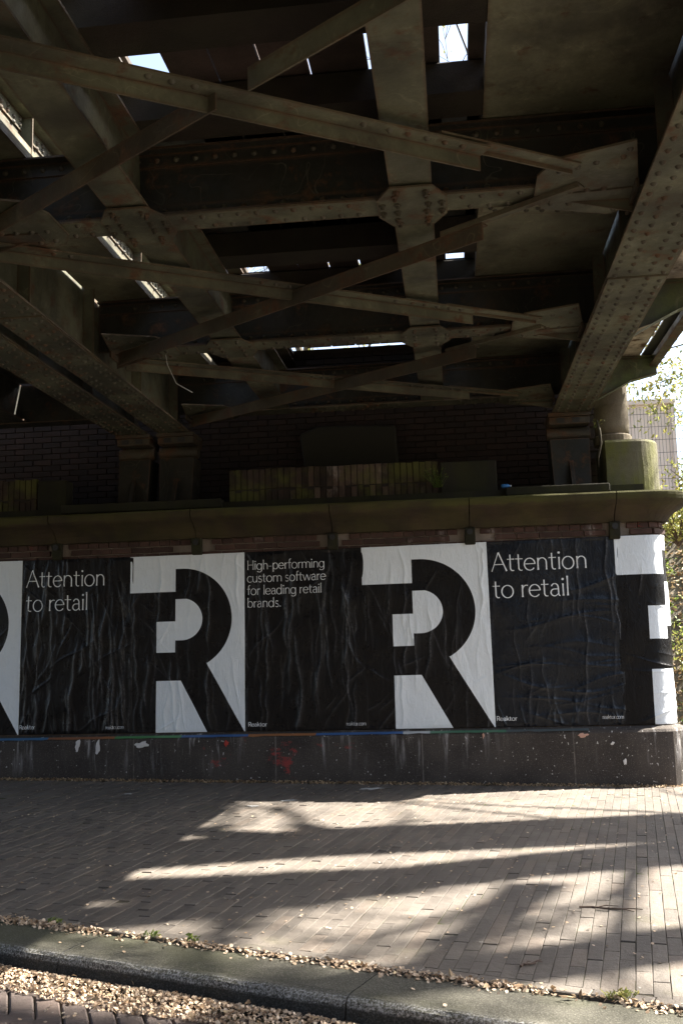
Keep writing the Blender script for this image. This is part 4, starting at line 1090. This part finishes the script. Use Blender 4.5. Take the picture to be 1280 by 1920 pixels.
tree('leafy green tree on the embankment behind the left half of the bridge', (1.6, 9.5, 4.0), [
    ((1.6, 9.5, 5.4), (-.6, -.3, .6), 2.4, .1, 3), ((1.6, 9.5, 5.2), (.7, -.2, .5), 2.4, .1, 3), ((1.6, 9.5, 6.0), (0, -.4, 1), 2.4, .1, 3), ((1.6, 9.5, 6.0), (.2, .4, 1), 2.4, .1, 3)], 35, .10, 6, group=BG, fuzz=.3,
    trunk_pts=[(1.6, 9.5, 3.9), (1.6, 9.5, 6.0)], trunk_r=[.2, .13])
# ivy and leaf litter on the bank
ivy = MB(); lit = MB(); R_ = random.Random(4)
def bz(x, y): return terr(x, y)+(.12*mnoise.noise(Vector((x*.8, y*.8, 0))) if y > .8 else 0)
for i in range(17000):
    x = R_.uniform(6.28, 9.6); y = .75+R_.random()**1.2*6.5; q = mnoise.noise(Vector((x*1.6, y*1.6, 3)))
    if q+R_.gauss(0, .18) > -.02: leaf_quads(ivy, (x, y, bz(x, y)+R_.uniform(.01, .10)+max(0, q)*.25), .07, R_, .4)
    else: leaf_quads(lit, (x, y, bz(x, y)+R_.uniform(.01, .04)), .075, R_, .7)
ivy.build('ivy_cover', M['ivy'], None, kind='stuff'); lit.build('leaf_litter', M['litter'], None, kind='stuff')
def bush(label, c, rad, n, seed):
    rr = random.Random(seed); t = thing('bush', label, 'bush', c); mb = MB(); lb = MB()
    for i in range(16):
        a = rr.uniform(0, 6.28); e = Vector((math.cos(a)*rad*rr.uniform(.3, 1), math.sin(a)*rad*rr.uniform(.3, 1), rad*rr.uniform(.5, 1.5))); mb.tube([Vector(c), Vector(c)+e*.6+Vector((0, 0, .05)), Vector(c)+e], [.012, .008, .004], 4)
        for k in range(n//16):
            leaf_quads(lb, Vector(c)+e*rr.uniform(.35, 1.1)+Vector((rr.gauss(0, .10), rr.gauss(0, .10), rr.gauss(0, .08))), .07, rr)
    mb.build('stem', M['twig'], t); lb.build('foliage', M['spring'], t)
bush('pale green shrub on the bank right of the mossy concrete block', (7.0, 2.6, 2.35), .5, 1000, 1)
bush('small leafy shrub behind the mesh fence low on the bank', (7.0, 1.9, .85), .35, 520, 2)
bush('leafy shrub on the bank top in front of the pale container', (7.75, 4.2, 3.0), .5, 900, 3)
def mesh_fence(label, x0, x1, y, z0, z1, base):
    t = thing('mesh_fence', label, 'fence', ((x0+x1)/2, y, z0), 'green wire mesh fences'); x = x0
    while x < x1-.1:
        e = min(x+2.5, x1); mb = MB(); mb.tube([(x, y+.035, base), (x, y+.035, z1+.04)], .028, 8); mb.build('fence_post', M['wire'], t)
        mb = MB(); q = x+.03
        while q < e: mb.tube([(q, y, z0), (q, y, z1)], .0032, 4); q += .05
        z = z0+.04
        while z < z1: mb.tube([(x, y-.006, z), (e, y-.006, z)], .0042, 4); z += .2
        mb.build('wire_panel', M['wire'], t); x = e
mesh_fence('dark wire mesh fence at the foot of the ivy bank beside the wall end', 6.42, 11.4, 1.05, .05, 2.10, -.1)
mesh_fence('thin wire mesh fence on top of the bank in front of the pale container', 6.3, 13.8, 5.6, 3.2, 4.75, 3.0)
# pale container on the bank
t = thing('container', 'pale pinkish white steel container behind the wire fence on the bank', 'container', (7.0, 9.3, 3.2))
mb = MB(); mb.box(5.5, 8.30, 8.32, 10.6, 3.2, 5.42); mb.build('body', M['containerwall'], t)
for i in range(6):
    x = 5.62+i*.46
    mb = MB(); mb.prism([(x, 8.319, 3.3), (x+.02, 8.295, 3.3), (x+.06, 8.295, 3.3), (x+.08, 8.319, 3.3)], (0, 0, 1.98)); mb.build('panel_rib', M['containerwall'], t)
for x in (5.47, 7.48, 8.26):
    mb = MB(); mb.box(x, x+.07, 8.27, 8.33, 3.2, 5.44); mb.build('corner_post', M['containerwall'], t)
mb = MB(); mb.box(5.45, 8.35, 8.25, 10.65, 5.42, 5.50); mb.build('roof', M['containerwall'], t)

# ================================================================== small things on the ground and the ledge
def disc(mb, c, r, nrm, rr):
    n = Vector(nrm).normalized(); a = n.orthogonal().normalized(); a = Matrix.Rotation(rr.uniform(0, 6.28), 3, n) @ a; b = n.cross(a); c = Vector(c); e = rr.uniform(.75, 1)
    k = rr.uniform(-.25, .35)*r
    P = [c+(a*math.cos(q)*r+b*math.sin(q)*r*e)+n*k*abs(math.cos(q)) for q in [PI/3*i for i in range(6)]]
    mb.add(P, [(0, 1, 2, 3, 4, 5)])
RR = random.Random(9)
def rn(t=.5): return (RR.gauss(0, t), RR.gauss(0, t), 1)
mb = MB()                                            # heap in the gutter
for i in range(16500):
    a = RR.uniform(-4.4, 2.6); b = .345+.21*RR.random()**1.1*(1+.22*mnoise.noise(Vector((a*1.8, 0, 0)))); qd = (b-.345)/.25
    top = (.050*(1-qd)**.8*min(1, .45+qd*2.2))*(1+.3*mnoise.noise(Vector((a*3, b*5, 0)))); z = -.106+max(.003, top*RR.uniform(.55, 1.05))
    disc(mb, kp(a, b, z), RR.uniform(.0052, .0085), rn(.75), RR)
mb.build('fallen_seeds', M['samara'], None, kind='stuff', origin=tuple(kp(0, .5, -.15)))
mb = MB()                                            # along the joint behind the kerb
for i in range(3600):
    a = RR.uniform(-2.2, 1.75); dn = .5+.9*mnoise.noise(Vector((a*1.5+4, 2, 0)))+.3*mnoise.noise(Vector((a*5, 0, 0)))
    if a < -1.75 and a > -1.9: dn = 1
    if RR.random() > dn: continue
    b = abs(RR.gauss(0, .034))+.008; disc(mb, kp(a, b, .003+RR.random()*.018*max(0, 1-b/.07)), RR.uniform(.006, .0095), rn(.6), RR)
mb.build('fallen_seeds', M['samara'], None, kind='stuff', origin=tuple(kp(0, 0, 0)))
mb = MB()                                            # scattered over the pavement, kerb and road
for i in range(1300):
    x = RR.uniform(.2, 7); y = RR.uniform(-6.0, -.15); ks = kside(x, y)
    if ks < -.01: z = gz(x, y)+.004
    elif .05 < ks < .32: z = .002
    else: continue
    if RR.random() < .35: disc(mb, (x, y, z), RR.uniform(.006, .0095), rn(.25), RR)
    for k in range(RR.choice([0, 0, 0, 1, 2])):
        x2, y2 = x+RR.gauss(0, .05), y+RR.gauss(0, .05)
        if kside(x2, y2) < -.01 and y2 < -.12: disc(mb, (x2, y2, gz(x2, y2)+.004), RR.uniform(.006, .009), rn(.25), RR)
for i in range(160):
    a = RR.uniform(-3.2, 1); b = RR.uniform(.6, 1.1); disc(mb, kp(a, b, -.094), RR.uniform(.006, .009), rn(.25), RR)
mb.build('scattered_seeds', M['samara'], None, kind='stuff', origin=(3.4, -3, 0))
mb = MB(); rr2 = random.Random(3)                     # drift along the foot of the plinth
for i in range(3800):
    sv = rr2.uniform(-1.5, 6.45); b = abs(rr2.gauss(0, .028)); p = wp(sv, .112+b, 0); x, y = p[0], p[1]
    disc(mb, (x, y, gz(x, y)+.004+max(0, .02-b*.35)*rr2.random()), rr2.uniform(.006, .011), (rr2.gauss(0, .7), rr2.gauss(0, .7), 1), rr2)
for i in range(420):                                   # brown leaves and stalks mixed into the drifts by the kerb
    a = rr2.uniform(-4, 2.4); b = .35+.22*rr2.random() if i % 3 else abs(rr2.gauss(0, .04))+.01
    leaf_quads(mb, kp(a, b, (-.085 if i % 3 else .006)+rr2.uniform(0, .02)), rr2.uniform(.02, .042), rr2, .7)
mb.build('fallen_leaves', M['litter'], None, kind='stuff', origin=(3, -.15, 0))

def twig(label, p, d, L):
    rr = random.Random(int(p[0]*100)); t = thing('twig', label, 'twig', (p[0], p[1], 0), 'twigs lying on the pavement'); d = Vector(d).normalized(); n = Vector((-d.y, d.x, 0)); p = Vector(p)
    z = gz(p.x, p.y)+.008
    mb = MB(); mb.tube([Vector((p.x, p.y, z))+d*L*q+n*(.012*math.sin(q*9)) for q in (0, .2, .4, .6, .8, 1)], [.0055, .005, .0045, .004, .003, .002], 5); mb.build('stem', M['twig'], t)
    for q, s__ in ((.25, 1), (.5, -1)):
        o = Vector((p.x, p.y, z))+d*L*q; mb = MB(); mb.tube([o, o+(d+n*s__*.5)*L*.18+Vector((0, 0, .006)), o+(d*1.3+n*s__*.55)*L*.28], [.0035, .003, .0015], 4); mb.build('side_shoot', M['twig'], t)
twig('dry twig lying across the sunlit pavement at right', (4.86, -4.55, 0), (1, -.16, 0), .29)
twig('small forked twig lying near the kerb in the shade', (4.53, -5.46, 0), (.55, .5, 0), .12)
def tuft(label, p, n, h, mat='ivy', name='weed', grp='weeds growing along the kerb joint'):
    rr = random.Random(int(abs(p[0])*97)); t = thing(name, label, 'weed', p, grp); mb = MB(); lb = MB()
    for i in range(n):
        a = rr.uniform(0, 6.28); e = Vector((math.cos(a)*h*rr.uniform(.2, .8), math.sin(a)*h*rr.uniform(.2, .8), h*rr.uniform(.5, 1))); q = Vector(p)+Vector((rr.gauss(0, .02), rr.gauss(0, .008), 0))
        mb.tube([q, q+e*.5+Vector((0, 0, .004)), q+e], [.0016, .0014, .0008], 3); leaf_quads(lb, q+e*.9, .028, rr); leaf_quads(lb, q+e*.5, .022, rr)
    mb.build('stem', M['ivy'], t); lb.build('foliage', M[mat], t)
tuft('tiny green weed in the kerb joint just left of the sunlit pavement edge', (2.93, -5.065, 0), 9, .028)
tuft('tiny green weed in the kerb joint where the sunlit pavement begins', (3.14, -5.145, 0), 9, .03)
tuft('yellowing weed clump in the kerb joint at lower right', (4.86, -5.79, 0), 26, .034, 'spring')
tuft('small weed in dry seeds at the far left of the kerb joint', (2.40, -4.86, 0), 9, .025)
tuft('leafy weed hanging over the mossy brick parapet', (4.21, .17, 2.80), 60, .20, 'ivy', 'weed', 'weeds on the cornice')
tuft('bright green sprig sprouting beside the right bearing', (5.79, .36, 3.36), 9, .10, 'spring', 'weed', 'weeds on the cornice')
def scrap(label, pts, up, mat, seed, grp, thick=.0015):
    """irregular crumpled flake of paper: pts centre, half sizes, plane"""
    rr = random.Random(seed); c, a, b = Vector(pts[0]), Vector(pts[1]), Vector(pts[2]); up = Vector(up); mb = MB(); n = 14; ring = []
    for i in range(n):
        q = 2*PI*i/n; k = rr.uniform(.55, 1.1); ring.append(c+a*math.cos(q)*k+b*math.sin(q)*k+up*rr.uniform(0, .004))
    base = [p-up*thick for p in ring]
    mb.add([c+up*.005]+ring+base, [(0, 1+i, 1+(i+1) % n) for i in range(n)]+[(1+i, 1+n+i, 1+n+(i+1) % n, 1+(i+1) % n) for i in range(n)])
    o = mb.build('paper_scrap', mat, None); return tag(o, label, 'paper scrap', grp)
PG = 'flattened scraps on the pavement'; PQ = 'torn paper scraps on the plinth'
M['scrap'] = plain('grey_paper', (.50, .50, .49), .8, .3, 40); M['scrap_w'] = plain('white_paper', (.66, .64, .62), .7, .2, 40); M['scrap_p'] = plain('pink_paper', (.60, .36, .27), .7, .4, 40)
def gp(x, y): return (x, y, gz(x, y)+.004)
scrap('pale flattened scrap on the pavement close to the wall under the right R poster', (gp(3.52, -.47), (.12, 0, 0), (.03, .07, 0)), (0, 0, 1), M['scrap'], 1, PG)
scrap('pale flattened scrap on dark pavement, upper of the two in the middle', (gp(2.9, -1.2), (.065, .01, 0), (0, .045, 0)), (0, 0, 1), M['scrap'], 2, PG)
scrap('thin pale flattened scrap on dark pavement, lower of the two in the middle', (gp(2.66, -1.5), (.06, 0, 0), (.0, .022, 0)), (0, 0, 1), M['scrap'], 3, PG)
scrap('small pale scrap lying left of the others on the dark pavement', (gp(1.45, -.95), (.04, 0, 0), (.0, .03, 0)), (0, 0, 1), M['scrap'], 4, PG)
PY = -.107
for lab, x, z, a, b, mt, sd_ in (
    ('torn pinkish paper scrap stuck on the plinth under reaktor.com at right', 5.44, .405, .055, .022, 'scrap_p', 5), ('small yellowish paper scrap on the plinth under the right Reaktor wording', 4.54, .42, .012, .03, 'scrap_p', 6),
    ('white torn paper sliver hanging on the plinth below the left creased poster', .66, .40, .03, .07, 'scrap_w', 7), ('long pointed white torn paper on the plinth left of the green strip', .86, .36, .035, .08, 'scrap_w', 8),
    ('broad white torn paper patch on the plinth under the left R poster', 1.30, .385, .085, .035, 'scrap_w', 9), ('small white flake low on the plinth near the right corner', 5.80, .165, .016, .032, 'scrap_w', 10),
    ('tiny white flake on the plinth between the pink scrap and the corner', 5.70, .33, .018, .02, 'scrap_w', 11), ('red paper remnant on the plinth below the High-performing poster', 2.12, .385, .03, .035, 'scrap_r', 12)):
    if mt == 'scrap_r' and mt not in M: M[mt] = plain('red_paper', (.42, .05, .035), .7, .3, 40)
    scrap(lab, ((x, PY, z), (a, 0, 0), (a*.2, 0, b)), (0, -1, 0), M[mt], sd_, PQ)
# blue bottle and hanging wire, dark sheet
t = thing('plastic_bottle', 'small blue plastic bottle lying on the cornice ledge', 'bottle', (4.85, .10, 2.735))
mb = MB(); mb.tube([(4.82, .0, 2.757), (4.83, .0, 2.757), (4.88, .01, 2.757), (4.895, .01, 2.757), (4.905, .01, 2.757)], [.012, .02, .02, .012, .008], 10); mb.build('body', M['bluefilm'], t, smooth=True)
mb = MB(); mb.tube([(4.905, .01, 2.757), (4.915, .012, 2.757)], [.009, .009], 8); mb.build('cap', M['scrap_w'], t)
mb = MB(); mb.tube([(2.06, -1.72, 4.14), (2.08, -1.75, 3.95), (2.03, -1.8, 3.78), (2.07, -1.85, 3.6), (2.16, -1.9, 3.42), (2.30, -1.93, 3.33)], .004, 4)
tag(mb.build('hanging_wire', M['scrap'], None), 'thin pale wire dangling from the bridge steel at left', 'wire')
mb = MB(); mb.tube([(5.80, .28, 3.42), (5.815, .26, 3.3), (5.82, .26, 3.18), (5.79, .27, 3.05), (5.785, .27, 2.95)], [.006, .014, .012, .008, .003], 5)
tag(mb.build('root_strand', M['bark'], None, True), 'pale root strand hanging down beside the right bearing', 'root')
M['slab_dark'] = plain('sooty_stone', (.018, .017, .012), .9)
pts = [(2.84, 2.72), (2.78, 3.25), (2.74, 3.55), (2.95, 3.63), (3.4, 3.62), (3.78, 3.60), (3.80, 3.2), (3.76, 2.72)]
mb = MB(); mb.prism([(x, .82+.0*z, z) for x, z in pts], (0, .10, 0)); tag(mb.build('stone_slab', M['slab_dark'], None, bevel=.03), 'dark rounded slab leaning on the back wall behind the brick parapet', 'slab')
# unseen brick block added behind the viewpoint, cuts low skylight on the posters
t = thing('skylight_blocker', 'unseen dark brick block added behind the viewpoint to cut low skylight', 'building', (4, -27, -.2))
mb = MB(); mb.box(-34, 46, -31, -27, -.2, 7.5); mb.build('wall', M['brick_dark'], t)
mb = MB(); mb.prism([(-35, -26.5, 7.5), (-35, -31.5, 7.5), (-35, -29, 9.5)], (82, 0, 0)); mb.build('roof', M['steel_dark'], t)
for i in range(26):
    mb = MB(); mb.box(-32+i*3, -30.6+i*3, -27.06, -26.99, 1.2, 3.0); f_ = mb.build('window', M['steel_dark'], t)
# greenery rooted on top of the back wall, seen through the slot under the deck
for k, (x, lab) in enumerate(((2.85, 'left of the three weeds in the bright slot above the back wall'), (3.25, 'middle of the three weeds in the bright slot above the back wall'), (3.70, 'right of the three weeds in the bright slot above the back wall'))):
    tuft(lab, (x, 1.2, 4.54), 30, .07, 'spring', 'weed', 'weeds on the back wall')
